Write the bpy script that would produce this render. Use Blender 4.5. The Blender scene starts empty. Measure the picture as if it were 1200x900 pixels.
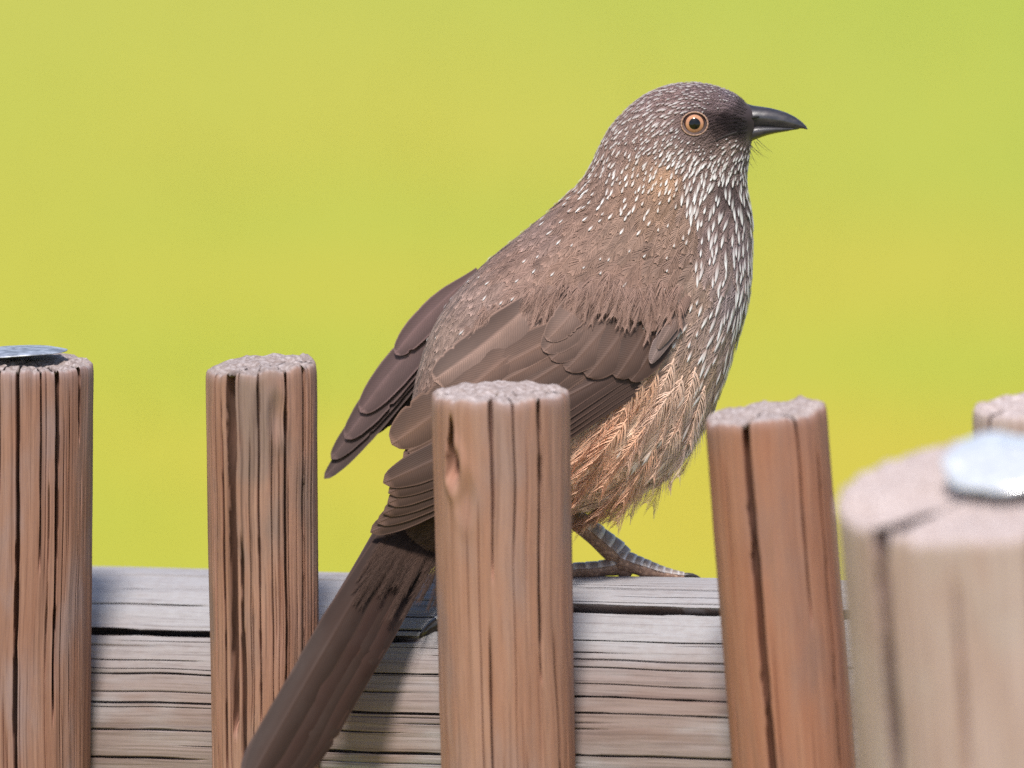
import bpy, math, random
import numpy as np
from mathutils import Vector, Matrix
from mathutils.bvhtree import BVHTree
R = math.radians
rng = np.random.default_rng(7)
random.seed(7)
C = bpy.context.scene.collection
scene = bpy.context.scene

# ------------------------------------------------------------------ camera
S = 0.00025            # metres per photograph pixel at the bird
D = 2.5                # camera to bird
ELEV = R(9.0)
Z0 = 1.0
FWD = np.array([0, math.cos(ELEV), -math.sin(ELEV)])
UP = np.array([0, math.sin(ELEV), math.cos(ELEV)])
RIGHT = np.array([1.0, 0, 0])
CAM = np.array([0, 0, Z0]) - FWD * D
cam_d = bpy.data.cameras.new('camera')
cam = bpy.data.objects.new('camera', cam_d); C.objects.link(cam)
cam.matrix_world = Matrix(((RIGHT[0], UP[0], -FWD[0], CAM[0]), (RIGHT[1], UP[1], -FWD[1], CAM[1]),
                           (RIGHT[2], UP[2], -FWD[2], CAM[2]), (0, 0, 0, 1)))
cam_d.sensor_width = 36; cam_d.lens = 36 * D / 0.3
cam_d.clip_start = 0.05; cam_d.clip_end = 2000
cam_d.dof.use_dof = True
cam_d.dof.focus_distance = D - 78 * S
cam_d.dof.aperture_fstop = 8.0
scene.camera = cam

# ------------------------------------------------------------------ light
SUN_EL, SUN_AZ = R(60), R(-8)       # azimuth measured from the camera's side, negative = left
w = bpy.data.worlds.new('World'); scene.world = w; w.use_nodes = True
nt = w.node_tree; bg = nt.nodes['Background']
sky = nt.nodes.new('ShaderNodeTexSky'); sky.sky_type = 'NISHITA'; sky.sun_disc = False
sdir = np.array([math.sin(SUN_AZ) * math.cos(SUN_EL), -math.cos(SUN_AZ) * math.cos(SUN_EL), math.sin(SUN_EL)])
sky.sun_elevation = SUN_EL; sky.sun_rotation = math.atan2(sdir[0], sdir[1])
sky.air_density = 1.0; sky.dust_density = 1.5
nt.links.new(sky.outputs[0], bg.inputs[0]); bg.inputs[1].default_value = 0.125
sun_d = bpy.data.lights.new('sun', 'SUN'); sun_d.energy = 3.1; sun_d.angle = R(10); sun_d.color = (1, 0.95, 0.885)
sun = bpy.data.objects.new('sun', sun_d); C.objects.link(sun)
sun.rotation_euler = Vector(sdir).to_track_quat('Z', 'Y').to_euler(); sun.location = (-2, -2, 4)
scene.view_settings.view_transform = 'Standard'; scene.view_settings.look = 'None'
scene.view_settings.gamma = 1; scene.view_settings.use_curve_mapping = False
scene.view_settings.exposure = 0.68
scene.render.engine = 'CYCLES'
scene.cycles.use_denoising = False
scene.cycles.use_adaptive_sampling = False
scene.cycles.use_light_tree = False
scene.cycles.max_bounces = 6; scene.cycles.diffuse_bounces = 3

# ------------------------------------------------------------------ helpers
def W(p):
    """photograph pixel x, y and depth (px, away from the camera) -> world metres"""
    p = np.atleast_2d(np.asarray(p, float))
    dist = D + p[:, 2] * S
    k = dist / D
    return CAM + ((p[:, 0] - 600) * S * k)[:, None] * RIGHT + ((450 - p[:, 1]) * S * k)[:, None] * UP + dist[:, None] * FWD

def srgb(r, g, b):
    c = np.array([r, g, b], float) / 255
    return np.where(c <= 0.04045, c / 12.92, ((c + 0.055) / 1.055) ** 2.4)

_tab = np.random.default_rng(3).random((256, 256))
def vn(x, y, seed=0):
    x = np.asarray(x, float) + seed * 17.31; y = np.asarray(y, float) + seed * 7.77
    x, y = np.broadcast_arrays(x, y)
    xi = np.floor(x).astype(int); yi = np.floor(y).astype(int)
    fx = x - xi; fy = y - yi
    fx = fx * fx * (3 - 2 * fx); fy = fy * fy * (3 - 2 * fy)
    g = lambda a, b: _tab[a & 255, b & 255]
    return (g(xi, yi) * (1 - fx) + g(xi + 1, yi) * fx) * (1 - fy) + (g(xi, yi + 1) * (1 - fx) + g(xi + 1, yi + 1) * fx) * fy

def smooth(a, b, x):
    t = np.clip((x - a) / (b - a), 0, 1)
    return t * t * (3 - 2 * t)

def obj(name, V, Q, mat, parent=None, col=None, uv=None, attrs=None, T=None, base=None, smooth_shade=True):
    """V world verts, Q quads, T tris -> one mesh object linked (child of parent, in its space)"""
    V = np.asarray(V, float)
    off = np.zeros(3)
    if parent is not None:
        q = parent
        while q is not None:
            off = off + np.array(q.location); q = q.parent
        loc = np.zeros(3)
    else:
        loc = np.zeros(3) if base is None else np.asarray(base, float)
        off = loc
    V = V - off
    me = bpy.data.meshes.new(name)
    Q = np.zeros((0, 4), int) if Q is None else np.asarray(Q, int).reshape(-1, 4)
    T = np.zeros((0, 3), int) if T is None else np.asarray(T, int).reshape(-1, 3)
    idx = np.concatenate([Q.ravel(), T.ravel()]).astype(np.int32)
    st = np.concatenate([np.arange(len(Q)) * 4, len(Q) * 4 + np.arange(len(T)) * 3]).astype(np.int32)
    me.vertices.add(len(V)); me.vertices.foreach_set('co', V.astype(np.float32).ravel())
    me.loops.add(len(idx)); me.loops.foreach_set('vertex_index', idx)
    me.polygons.add(len(st)); me.polygons.foreach_set('loop_start', st)
    me.update(calc_edges=True)
    me.polygons.foreach_set('use_smooth', np.full(len(st), smooth_shade, bool))
    if col is not None:
        a = me.color_attributes.new('Col', 'FLOAT_COLOR', 'POINT')
        c4 = np.ones((len(V), 4), np.float32); c4[:, :3] = col
        a.data.foreach_set('color', c4.ravel())
    if uv is not None:
        l = me.uv_layers.new(name='UVMap')
        l.data.foreach_set('uv', np.asarray(uv, np.float32)[idx].ravel())
    for k, v in (attrs or {}).items():
        a = me.attributes.new(k, 'FLOAT', 'POINT'); a.data.foreach_set('value', np.asarray(v, np.float32))
    me.validate()
    if mat is not None: me.materials.append(mat)
    o = bpy.data.objects.new(name, me); C.objects.link(o)
    o.location = loc
    if parent is not None:
        o.parent = parent; o.location = (0, 0, 0)
    return o

def thing(name, label, cat, loc):
    o = bpy.data.objects.new(name, None); C.objects.link(o)
    o.empty_display_size = 0.02
    o.location = Vector(loc); o['label'] = label; o['category'] = cat
    return o

def grid_quads(nr, nc, wrap=False):
    r = np.arange(nr - 1)[:, None]; c = np.arange(nc if wrap else nc - 1)[None, :]
    c2 = (c + 1) % nc
    return np.stack([r * nc + c, r * nc + c2, (r + 1) * nc + c2, (r + 1) * nc + c], -1).reshape(-1, 4)

class NT:
    def __init__(s, name):
        s.m = bpy.data.materials.new(name); s.m.use_nodes = True
        s.t = s.m.node_tree; s.b = s.t.nodes['Principled BSDF']
    def n(s, typ, **kw):
        nd = s.t.nodes.new(typ)
        for k, v in kw.items():
            if k.startswith('i_'):
                nd.inputs[k[2:].replace('_', ' ')].default_value = v
            else: setattr(nd, k, v)
        return nd
    def l(s, a, b): s.t.links.new(a, b)
    def math(s, op, a, b=None, c=None):
        nd = s.n('ShaderNodeMath', operation=op)
        for i, v in enumerate((a, b, c)):
            if v is None: continue
            if isinstance(v, (int, float)): nd.inputs[i].default_value = v
            else: s.l(v, nd.inputs[i])
        return nd.outputs[0]
    def mix(s, f, a, b, mode='MIX'):
        nd = s.n('ShaderNodeMix', data_type='RGBA', blend_type=mode)
        for i, v in ((0, f), (6, a), (7, b)):
            if isinstance(v, (int, float)): nd.inputs[i].default_value = v
            elif isinstance(v, (tuple, list, np.ndarray)): nd.inputs[i].default_value = (*[float(q) for q in v], 1)
            else: s.l(v, nd.inputs[i])
        return nd.outputs[2]
    def ramp(s, f, lo, hi, a=0.0, b=1.0):
        nd = s.n('ShaderNodeMapRange', interpolation_type='SMOOTHSTEP')
        s.l(f, nd.inputs[0]); nd.inputs[1].default_value = lo; nd.inputs[2].default_value = hi
        nd.inputs[3].default_value = a; nd.inputs[4].default_value = b
        return nd.outputs[0]
    def noise(s, vec, scale, detail=4, rough=0.6, sc=(1, 1, 1), off=(0, 0, 0)):
        mp = s.n('ShaderNodeMapping'); mp.inputs['Scale'].default_value = sc; mp.inputs['Location'].default_value = off
        s.l(vec, mp.inputs[0])
        nd = s.n('ShaderNodeTexNoise'); nd.inputs['Scale'].default_value = scale
        nd.inputs['Detail'].default_value = detail; nd.inputs['Roughness'].default_value = rough
        s.l(mp.outputs[0], nd.inputs['Vector'])
        return nd.outputs['Fac']
    def attr(s, name, out='Fac'):
        return s.n('ShaderNodeAttribute', attribute_name=name).outputs[out]
    def bump(s, h, strength, dist):
        nd = s.n('ShaderNodeBump'); nd.inputs['Strength'].default_value = strength; nd.inputs['Distance'].default_value = dist
        s.l(h, nd.inputs['Height']); s.l(nd.outputs[0], s.b.inputs['Normal'])
        return nd

# ------------------------------------------------------------------ ground and grass
m = NT('meadow_ground'); g = m.n('ShaderNodeNewGeometry').outputs['Position']
sep = m.n('ShaderNodeSeparateXYZ'); m.l(g, sep.inputs[0])
big = m.noise(g, 0.9, 2, 0.5, off=(3.1, 0.4, 0)); fine = m.noise(g, 60, 3, 0.6)
c = m.mix(m.ramp(big, 0.40, 0.62), (0.386, 0.319, 0.032), (0.308, 0.324, 0.031))
c = m.mix(m.ramp(sep.outputs[1], 4.5, 11.0), c, (0.315, 0.319, 0.048))
lush = m.math('ADD', sep.outputs[0], m.math('MULTIPLY', sep.outputs[1], .22))
c = m.mix(m.ramp(lush, 1.7, 3.1), c, (0.276, 0.322, 0.042))
c = m.mix(m.ramp(fine, 0.3, 0.75, 0, 0.18), c, (0.27, 0.26, 0.04))
m.l(c, m.b.inputs['Base Color']); m.b.inputs['Roughness'].default_value = 0.9; m.b.inputs['Specular IOR Level'].default_value = 0.1

gx = np.concatenate([[-600, -200, -60, -20], np.linspace(-8, 8, 33), [20, 60, 200, 600]])
gy = np.concatenate([[-300, -60, -15], np.linspace(-6, 16, 45), [30, 80, 250, 800]])
GX, GY = np.meshgrid(gx, gy)
GZ = 0.03 * (vn(GX * 1.1, GY * 1.1) - 0.5) * (np.abs(GX) < 30)
ground = obj('ground', np.stack([GX, GY, GZ], -1).reshape(-1, 3), grid_quads(len(gy), len(gx)), m.m)
ground['kind'] = 'structure'

m = NT('meadow_grass')
m.l(m.attr('Col', 'Color'), m.b.inputs['Base Color']); m.b.inputs['Roughness'].default_value = 0.6
m.b.inputs['Specular IOR Level'].default_value = 0.2
NB = 16000
bx = rng.uniform(-5, 5, NB); by = rng.uniform(0.6, 13, NB)
hh = rng.uniform(0.02, 0.06, NB); ang = rng.uniform(0, 2 * math.pi, NB); lean = rng.uniform(0.2, 0.9, NB); wd = rng.uniform(0.0015, 0.003, NB)
dx, dy = np.cos(ang), np.sin(ang)
b0 = np.stack([bx, by, np.zeros(NB) - 0.012], -1); sd = np.stack([-dy, dx, 0 * dx], -1) * wd[:, None]
mid = b0 + np.stack([dx * lean * hh * .35, dy * lean * hh * .35, hh * .65], -1)
tip = b0 + np.stack([dx * lean * hh, dy * lean * hh, hh], -1)
V = np.stack([b0 - sd, b0 + sd, mid + sd * .8, mid - sd * .8, tip], 1).reshape(-1, 3)
k = np.arange(NB)[:, None] * 5
gc = np.where(rng.random(NB)[:, None] < .5, np.array([[.40, .33, .035]]), np.array([[.33, .33, .035]])) * rng.uniform(.8, 1.15, (NB, 1))
grass = obj('grass', V, k + np.array([[0, 1, 2, 3]]), m.m, T=k + np.array([[3, 2, 4]]), col=np.repeat(gc, 5, 0))
grass['kind'] = 'stuff'; grass['label'] = 'sunlit yellow green grass of the open field behind the fence'; grass['category'] = 'grass'

# ------------------------------------------------------------------ weathered timber
def wood_mat(name, warm, pale, dark, grey, greyamt, seed, streak=0.5, k=(1, 1, 1), eg=1.0, fine=1.0):
    warm, pale, dark = [tuple(a * b for a, b in zip(c_, k)) for c_ in (warm, pale, dark)]
    m = NT(name); uv = m.n('ShaderNodeUVMap').outputs[0]
    o = (seed * 3.7, seed * 1.3, 0)
    n1 = m.noise(uv, 1, 4, .6, (6, .35, 1), o)
    n2 = m.noise(uv, 1, 5, .72, (30, .42, 1), o)
    n3 = m.noise(uv, 1, 3, .55, (1.6, .5, 1), o)
    n4 = m.noise(uv, 1, 4, .6, (14, 9, 1), o)
    n5 = m.noise(uv, 1, 4, .75, (95, 1.3, 1), o)
    n6 = m.noise(uv, 1, 3, .6, (16, .22, 1), o)
    c = m.mix(m.ramp(n1, .25, .75), warm, pale)
    c = m.mix(m.math('MULTIPLY', m.ramp(n3, .45, .7), greyamt), c, grey)
    c = m.mix(m.math('MULTIPLY', m.ramp(n6, .47, .30), streak), c, dark)
    c = m.mix(m.math('MULTIPLY', m.attr('weather'), m.ramp(n4, .2, .75, .7, 1)), c, grey)
    c = m.mix(m.ramp(n2, .455, .37, 0, .5 * fine), c, dark)
    c = m.mix(m.ramp(n2, .56, .72, 0, .28), c, pale)
    c = m.mix(m.ramp(n5, .50, .30, 0, .5 * fine), c, dark)
    c = m.mix(m.ramp(n5, .55, .75, 0, .25), c, pale)
    # end grain: bleached, flecked, ringed
    ln = m.n('ShaderNodeVectorMath', operation='LENGTH'); m.l(uv, ln.inputs[0])
    ring = m.math('SINE', m.math('MULTIPLY', m.math('ADD', ln.outputs['Value'], m.math('MULTIPLY', n4, .10)), 74.0))
    e = m.mix(m.ramp(n4, .3, .72), (.24, .185, .16), (.42, .36, .335))
    e = m.mix(m.ramp(ring, .1, 1, 0, .45), e, (.16, .11, .09))
    e = m.mix(m.ramp(m.noise(uv, 70, 3, .7, off=o), .5, .3, 0, .7), e, (.11, .075, .06))
    e = m.mix(1.0, e, (eg, eg * 1.0, eg * 1.03), 'MULTIPLY')
    c = m.mix(m.attr('endgrain'), c, e)
    m.l(c, m.b.inputs['Base Color'])
    m.b.inputs['Roughness'].default_value = .82; m.b.inputs['Specular IOR Level'].default_value = .25
    h = m.math('ADD', m.math('MULTIPLY', n2, .6), m.math('MULTIPLY', n5, .4))
    m.bump(h, .6, 0.0004)
    return m.m

def timber(name, A, B, Ra, Rb, cracks, seed, mat, parent=None, side=RIGHT, vis=520, row=5.0, back=1.8, front=-1.8, step=1.4,
           slant=(0, 0), cap=True, nfine=24, weather=None, rough=1.0, knots=(), fib=6, base=None, vis0=0.0):
    """log or post. A, B world axis ends; radius px; cracks: (arc px, t0, t1, half width px, depth px[, w end])"""
    rg = np.random.default_rng(seed)
    a = (B - A); Lp = np.linalg.norm(a) / S; a = a / np.linalg.norm(a)
    f = -FWD - np.dot(-FWD, a) * a; f /= np.linalg.norm(f)
    s_ = side - np.dot(side, a) * a - np.dot(side, f) * f; s_ /= np.linalg.norm(s_)
    Rm = (Ra + Rb) / 2
    cracks = [tuple(q) + (q[3],) if len(q) == 5 else tuple(q) for q in cracks]
    for i in range(nfine):
        t0 = rg.uniform(vis0 - 60, vis0 + vis * .8); cracks.append((rg.uniform(front, back) * Rm, t0, t0 + (rg.uniform(120, 460) if cap else rg.uniform(300, 900)), rg.uniform(.35, .8), rg.uniform(1.2, 3.6), .25))
    th = [np.arange(front, back, step / Rm), np.arange(back, 2 * math.pi + front, 9 / Rm)]
    for q in cracks:
        th.append(q[0] / Rm + max(q[3], q[5]) / Rm * np.array([-1.25, -1, -.85, -.55, -.2, .2, .55, .85, 1, 1.25]))
    th = np.sort(np.concatenate(th)); th = th[(th >= front) & (th < front + 2 * math.pi)]
    th = th[np.concatenate([[True], np.diff(th) > .15 / Rm])]
    # rows
    dense = np.arange(vis0, vis0 + vis, row)
    t = np.concatenate([[0, .8, 2, 3.6], dense[dense > 5], np.linspace(vis0 + vis, Lp, 6)]) if vis0 == 0 else \
        np.concatenate([np.linspace(0, vis0 - row, 8), dense, np.linspace(vis0 + vis, Lp, 8)])
    t = t[t <= Lp]
    TT, TH = np.meshgrid(t, th, indexing='ij')
    ARC = TH * Rm
    fade = np.clip(np.exp(-np.abs(TH) * 0), 0, 1)
    wander = (vn(ARC / 90, TT / 190, seed) - .5) * (7 if cap else 3) + (vn(ARC / 40, TT / 70, seed + 5) - .5) * 2
    # crack profile
    dep = np.zeros_like(ARC)
    for (a0, t0, t1, w0, dp, w1) in cracks:
        u = np.clip((TT - t0) / max(t1 - t0, 1), 0, 1)
        ww = w0 + (w1 - w0) * u
        ww = ww * (.75 + .5 * vn(TT / 28, a0, seed)) + 1e-3
        win = smooth(t0 - 2, t0 + min(70, (t1 - t0) * .4), TT) * (1 - smooth(t1 - min(80, (t1 - t0) * .4), t1, TT)) if t0 > 1 else (1 - smooth(t1 - 40, t1, TT))
        pr = np.clip(1 - np.abs(ARC - a0) / ww, 0, 1) ** .5
        dep = np.maximum(dep, min(dp * 2.2, .8 * Ra) * pr * win)
    Rt = Ra + (Rb - Ra) * TT / max(vis0 + vis, 1) if vis0 == 0 else Ra + (Rb - Ra) * np.clip((TT - vis0) / vis, -.3, 1.3)
    r = Rt * (1 + .035 * (vn(np.cos(TH) * 1.3, np.sin(TH) * 1.3 + TT / 420, seed) - .5))
    r = r + rough * (1.3 * (vn(ARC / 13, TT / 240, seed + 1) - .5) + .9 * (vn(ARC / 5, TT / 140, seed + 2) - .5) + .8 * (vn(ARC / 2.2, TT / 60, seed + 3) - .5))
    # fibres heave beside a deep crack
    for (ka, kt, kr, kd) in knots:
        q = ((ARC - ka) / kr) ** 2 + ((TT - kt) / (kr * 2.4)) ** 2
        r = r - kd * np.exp(-q * 1.4) + kd * .35 * np.exp(-((np.sqrt(q) - 1.5) ** 2) * 4)
    r = r - dep
    if cap:
        r = r - 3.0 * np.exp(-TT / 1.6) - 1.4 * np.exp(-TT / 5)
        hf = fib * (vn(ARC / 17, 0.3, seed + 8) - .5) + .5 * fib * (vn(ARC / 6, .8, seed + 9) - .5)
        crk = np.zeros(len(th))
        for (a0, t0, t1, w0, dp, w1) in cracks:
            if t0 < 1 and dp > 4: crk = np.maximum(crk, np.clip(1 - np.abs(th * Rm - a0) / (w0 * 1.15), 0, 1) ** .5 * min(dp, 16))
        hs = slant[0] * Ra * np.sin(th) + slant[1] * Ra * np.cos(th)
        off = hf + hs[None, :]
        TT2 = TT + off * np.clip(1 - TT / 130, 0, 1)
    else:
        TT2 = TT
    skew = np.clip(np.tan(np.clip(TH, -1.2, 1.2)), -.9, 1.0)
    TH2 = TH + (wander + skew * dep) / Rm
    P = A + (TT2 * S)[..., None] * a + (r * S * np.sin(TH2))[..., None] * s_ + (r * S * np.cos(TH2))[..., None] * f
    nr, nc = TT.shape
    V = [P.reshape(-1, 3)]; Q = [grid_quads(nr, nc, True)]
    uv = [np.stack([ARC / 100, TT / 100], -1).reshape(-1, 2)]
    wt = np.zeros_like(ARC) if weather is None else weather(ARC, TT, TH)
    if cap: wt = np.maximum(wt, .75 * np.exp(-TT / 14) * (.4 + .8 * vn(ARC / 12, TT / 18, seed)))
    wt = np.where(dep > 2.2, wt * .2, wt)
    eg = np.exp(-TT / 1.8) * .9 if cap else np.zeros_like(ARC)
    WT = [wt.ravel()]; EG = [np.clip(eg, 0, 1).ravel()]
    if cap:
        prev = 0; n0 = nr * nc
        for fr in (.96, .9, .82, .72, .6, .47, .33, .18, .05):
            xx = fr * (r[0] * np.sin(TH2[0])); yy = fr * (r[0] * np.cos(TH2[0]))
            k = smooth(.0, .5, np.full(nc, fr))
            h = -1.2 + (hf[0] * smooth(.55, 1, np.full(nc, fr))) + hs * fr
            h = h + 4.2 * (vn(xx / 9, yy / 9, seed + 4) - .5) + 3.4 * (vn(xx / 3.6, yy / 3.6, seed + 6) - .5) + 1.2 * np.sin(fr * 40 + 3 * vn(th * 2, 0, seed))
            h = h + crk * smooth(.25, .85, np.full(nc, fr))
            V.append(A + (h * S)[:, None] * a + (xx * S)[:, None] * s_ + (yy * S)[:, None] * f)
            uv.append(np.stack([xx / 100, yy / 100], -1)); WT.append(np.zeros(nc)); EG.append(np.ones(nc))
            i0 = prev; i1 = n0
            j = np.arange(nc); j2 = (j + 1) % nc
            Q.append(np.stack([i1 + j, i1 + j2, i0 + j2, i0 + j], -1))
            prev = n0; n0 += nc
        V.append(V[-1].mean(0)[None]); uv.append(np.zeros((1, 2))); WT.append([0]); EG.append([1])
        j = np.arange(nc); Tt = np.stack([np.full(nc, n0), (j + 1) % nc + prev, j + prev], -1)
    else: Tt = None
    V = np.concatenate(V)
    return obj(name, V, np.concatenate(Q), mat, parent, uv=np.concatenate(uv), T=Tt,
               attrs={'weather': np.concatenate(WT), 'endgrain': np.concatenate(EG)}, base=base)

TAN = math.tan(ELEV)
def post_axis(xt, yt, dt, xb, yb=900.0):
    A = W([[xt, yt, dt]])[0]; B = W([[xb, yb, dt + (yb - yt) * TAN]])[0]
    k = A[2] / (A[2] - B[2])             # carried on to the ground
    return A, A + (B - A) * (k + .06 / A[2])

fence = thing('fence', 'weathered wooden fence of upright round pickets fixed to a thick horizontal log rail', 'fence', (0, 0.02, 0))
DLOG = lambda x: 30 + .40 * (750 - x)
RL = 205.0
YTOP = lambda x: 653.5 + .0325 * x
mlog = wood_mat('rail_wood', (.36, .255, .205), (.47, .38, .33), (.12, .08, .07), (.335, .325, .335), .7, 4.0, .5, (.51, .48, .50), 1.0, .8)
LA = W([[-800, YTOP(-800) + RL, DLOG(-800)]])[0]; LB = W([[2000, YTOP(2000) + RL, DLOG(2000)]])[0]
def log_weather(ARC, TT, TH):
    return np.clip(smooth(.15, 1.0, TH) + .5 * (vn(ARC / 50, TT / 190, 3) - .5), 0, 1)
def log_at(x):
    ca, cb = (LA - CAM), (LB - CAM); xa, xb = ca @ RIGHT, cb @ RIGHT; fa, fb = ca @ FWD, cb @ FWD; ya, yb = ca @ UP, cb @ UP
    k_ = (x - 600) * S / D
    t = (k_ * fa - xa) / ((xb - xa) - k_ * (fb - fa))
    f_ = fa + (fb - fa) * t; y_ = ya + (yb - ya) * t
    return 450 - y_ / f_ * D / S - RL, (f_ - D) / S, t * np.linalg.norm(LB - LA) / S
YTOP = lambda x: log_at(x)[0]
DLOG = lambda x: log_at(x)[1]
def yc(y, x):       # arc position of the log surface seen at picture height y
    return math.asin((YTOP(x) + RL - y) / RL) * RL
lc = []
for (x0, x1, y0, y1, hw, dp) in ((-40, 560, 738, 735, 3.4, 16), (420, 700, 722, 719, 2.6, 14), (440, 620, 735, 735, 2.4, 10), (560, 1150, 715, 715, 5.2, 20), (660, 770, 761, 760, 1.6, 8),
        (690, 960, 750, 750, 1.7, 8), (-60, 420, 782, 781, 2.4, 9), (-60, 420, 814, 817, 2.4, 9), (-40, 400, 848, 846, 2.2, 9), (-60, 330, 880, 877, 2.6, 10),
        (395, 660, 785, 785, 1.9, 10), (370, 690, 829, 831, 2.6, 12), (385, 640, 873, 876, 3.0, 12), (650, 990, 816, 814, 2.4, 11), (690, 980, 834, 833, 2.0, 9),
        (660, 940, 780, 781, 1.6, 7), (700, 1000, 882, 880, 2.2, 10), (640, 760, 885, 886, 2.0, 8), (720, 940, 800, 801, 1.3, 6), (400, 560, 805, 805, 1.4, 6), (400, 560, 850, 851, 1.4, 6),
        (680, 900, 690, 690, 1.2, 5), (430, 640, 700, 700, 1.2, 5), (-100, 300, 700, 699, 1.5, 6), (0, 320, 765, 765, 1.5, 6)):
    xm = (x0 + x1) / 2
    lc.append((yc((y0 + y1) / 2, xm), log_at(x0)[2], log_at(x1)[2], hw * (.55 if hw < 3.2 else 1.5), dp * (.6 if hw < 3.2 else 1.4)))
rail = timber('rail', LA, LB, RL - 2, RL + 2, lc, 11, mlog, fence, side=UP, vis=1330, vis0=790, row=6.5, back=1.95, front=-.75, step=1.5, cap=False, nfine=45, weather=log_weather, rough=.8)
rail['label'] = 'thick horizontal log rail, silvery on top and brown below'

def picket(xt, yt, xb, Ra, Rb, dlog_x, seed, mat, cracks, label, name='picket', parent=fence, d885=None, **kw):
    d885 = DLOG(dlog_x) - RL - Rb + 3 if d885 is None else d885
    dt = d885 - (885 - yt) * TAN
    A, B = post_axis(xt, yt, dt, xb)
    o = timber(name, A, B, Ra, Rb, cracks, seed, mat, parent, **kw)
    o['label'] = label
    return o, A, B, dt

def arc(x, cx, Rp): return math.asin(max(-.98, min(.98, (x - cx) / Rp))) * Rp
w1 = wood_mat('picket_wood_russet', (.36, .195, .135), (.46, .285, .215), (.10, .055, .045), (.25, .185, .19), .7, 1.0, .5, (.64, .565, .57), 1.0, .7)
w2 = wood_mat('picket_wood_brown', (.34, .185, .13), (.45, .285, .22), (.08, .048, .04), (.20, .145, .13), .8, 2.3, .5, (.80, .71, .69))
w3 = wood_mat('picket_wood_tan', (.46, .245, .165), (.54, .335, .25), (.15, .08, .06), (.26, .175, .16), .7, 3.1, .35, (.63, .575, .58), 1.12, .7)
w4 = wood_mat('picket_wood_orange', (.48, .245, .16), (.55, .33, .235), (.17, .085, .06), (.23, .14, .12), .6, 5.2, .3, (.61, .50, .475), 1.12, .6)
w5 = wood_mat('post_wood_pale', (.50, .375, .31), (.60, .50, .45), (.25, .155, .12), (.40, .335, .32), .5, 6.4, .35, (.70, .625, .66), 1.4)

cx, Rp = 32, 76
p1, A1, _, d1 = picket(cx, 424, 30, 77, 75, 32, 21, w1,
    [(arc(23, cx, Rp), 0, 560, 2.2, 18, 3.4), (arc(69, cx, Rp), 0, 420, 3.2, 14, 1.0), (arc(50, cx, Rp), 0, 240, 1.3, 7), (arc(2, cx, Rp), 0, 150, 1.4, 7), (arc(93, cx, Rp), 0, 90, 3, 9, 1),
     (arc(60, cx, Rp), 100, 400, 1.1, 6)], 'leftmost picket, russet, capped with a metal disc', nfine=40)
cx, Rp = 307, 64
picket(cx, 427, 311, 64.5, 62.5, 311, 22, w2,
    [(arc(276, cx, Rp), 0, 430, 7.2, 30, 3.4), (arc(286, cx, Rp), 180, 600, 1.5, 14, 4.2), (arc(307, cx, Rp), 0, 420, 2.0, 12, .8), (arc(337, cx, Rp), 0, 560, 1.9, 12, 1.0), (arc(356, cx, Rp), 0, 460, 2.2, 10, 1.2),
     (arc(322, cx, Rp), 40, 470, .8, 5), (arc(296, cx, Rp), 60, 420, .7, 4), (arc(330, cx, Rp), 60, 350, .7, 4), (arc(264, cx, Rp), 20, 500, 1.0, 6), (arc(253, cx, Rp), 30, 500, .9, 5), (arc(365, cx, Rp), 30, 500, 1.4, 7)],
    'deeply split brown picket the tail of the bird crosses', nfine=60, rough=.9, fib=8, slant=(-.06, .02), knots=((arc(328, cx, Rp), 52, 9, 4),))
cx, Rp = 586, 79
picket(cx, 459, 596, 79, 76.5, 596, 23, w3,
    [(arc(531, cx, Rp), 14, 95, 3.5, 15, 8.5), (arc(574, cx, Rp), 0, 210, 2.6, 12, 1.2), (arc(598, cx, Rp), 0, 190, 1.6, 6, .8), (arc(627, cx, Rp), 0, 330, 3.0, 13, 1.4), (arc(569, cx, Rp), 250, 560, 1.4, 9, 1.6), (arc(643, cx, Rp), 260, 560, 1.0, 6, 1.6)],
    'tan picket in front of the bird with a knot hole near its top', nfine=26, knots=((arc(533, cx, Rp), 78, 8, 9), (arc(545, cx, Rp), 110, 10, 3)), slant=(0, 0))
cx, Rp = 897, 69
picket(cx, 483, 930, 69, 69, 925, 24, w4, [(arc(871, cx, Rp), 0, 470, 5.2, 26, 4.2), (arc(928, cx, Rp), 0, 240, 1.6, 6), (arc(950, cx, Rp), 30, 440, 1.6, 6)], 'orange brown leaning picket with one long dark crack', nfine=14, rough=.9, slant=(-.05, .0))
picket(1225, 476, 1235, 80, 80, 1225, 26, w5, [(arc(1160, 1225, 80), 0, 200, 2, 8)], 'far right picket mostly hidden by the thick pale post', nfine=10)

# thick pale post standing nearer
fp_d = -1200
A5, B5 = post_axis(1172, 572, fp_d, 1198)
fpost = thing('fence_post', 'thick pale round post with a shiny metal disc on top, right of the fence', 'fence post', (A5[0], A5[1], 0))
o = timber('trunk', A5, B5, 171, 171, [(arc(1036, 1172, 176), 0, 520, 11, 26, 9), (arc(1110, 1172, 176), 30, 300, 3, 4), (arc(1190, 1172, 176), 0, 260, 3, 4)], 25, w5, fpost, nfine=24, rough=.9, slant=(-.02, .12), step=2.0, fib=9)

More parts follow.
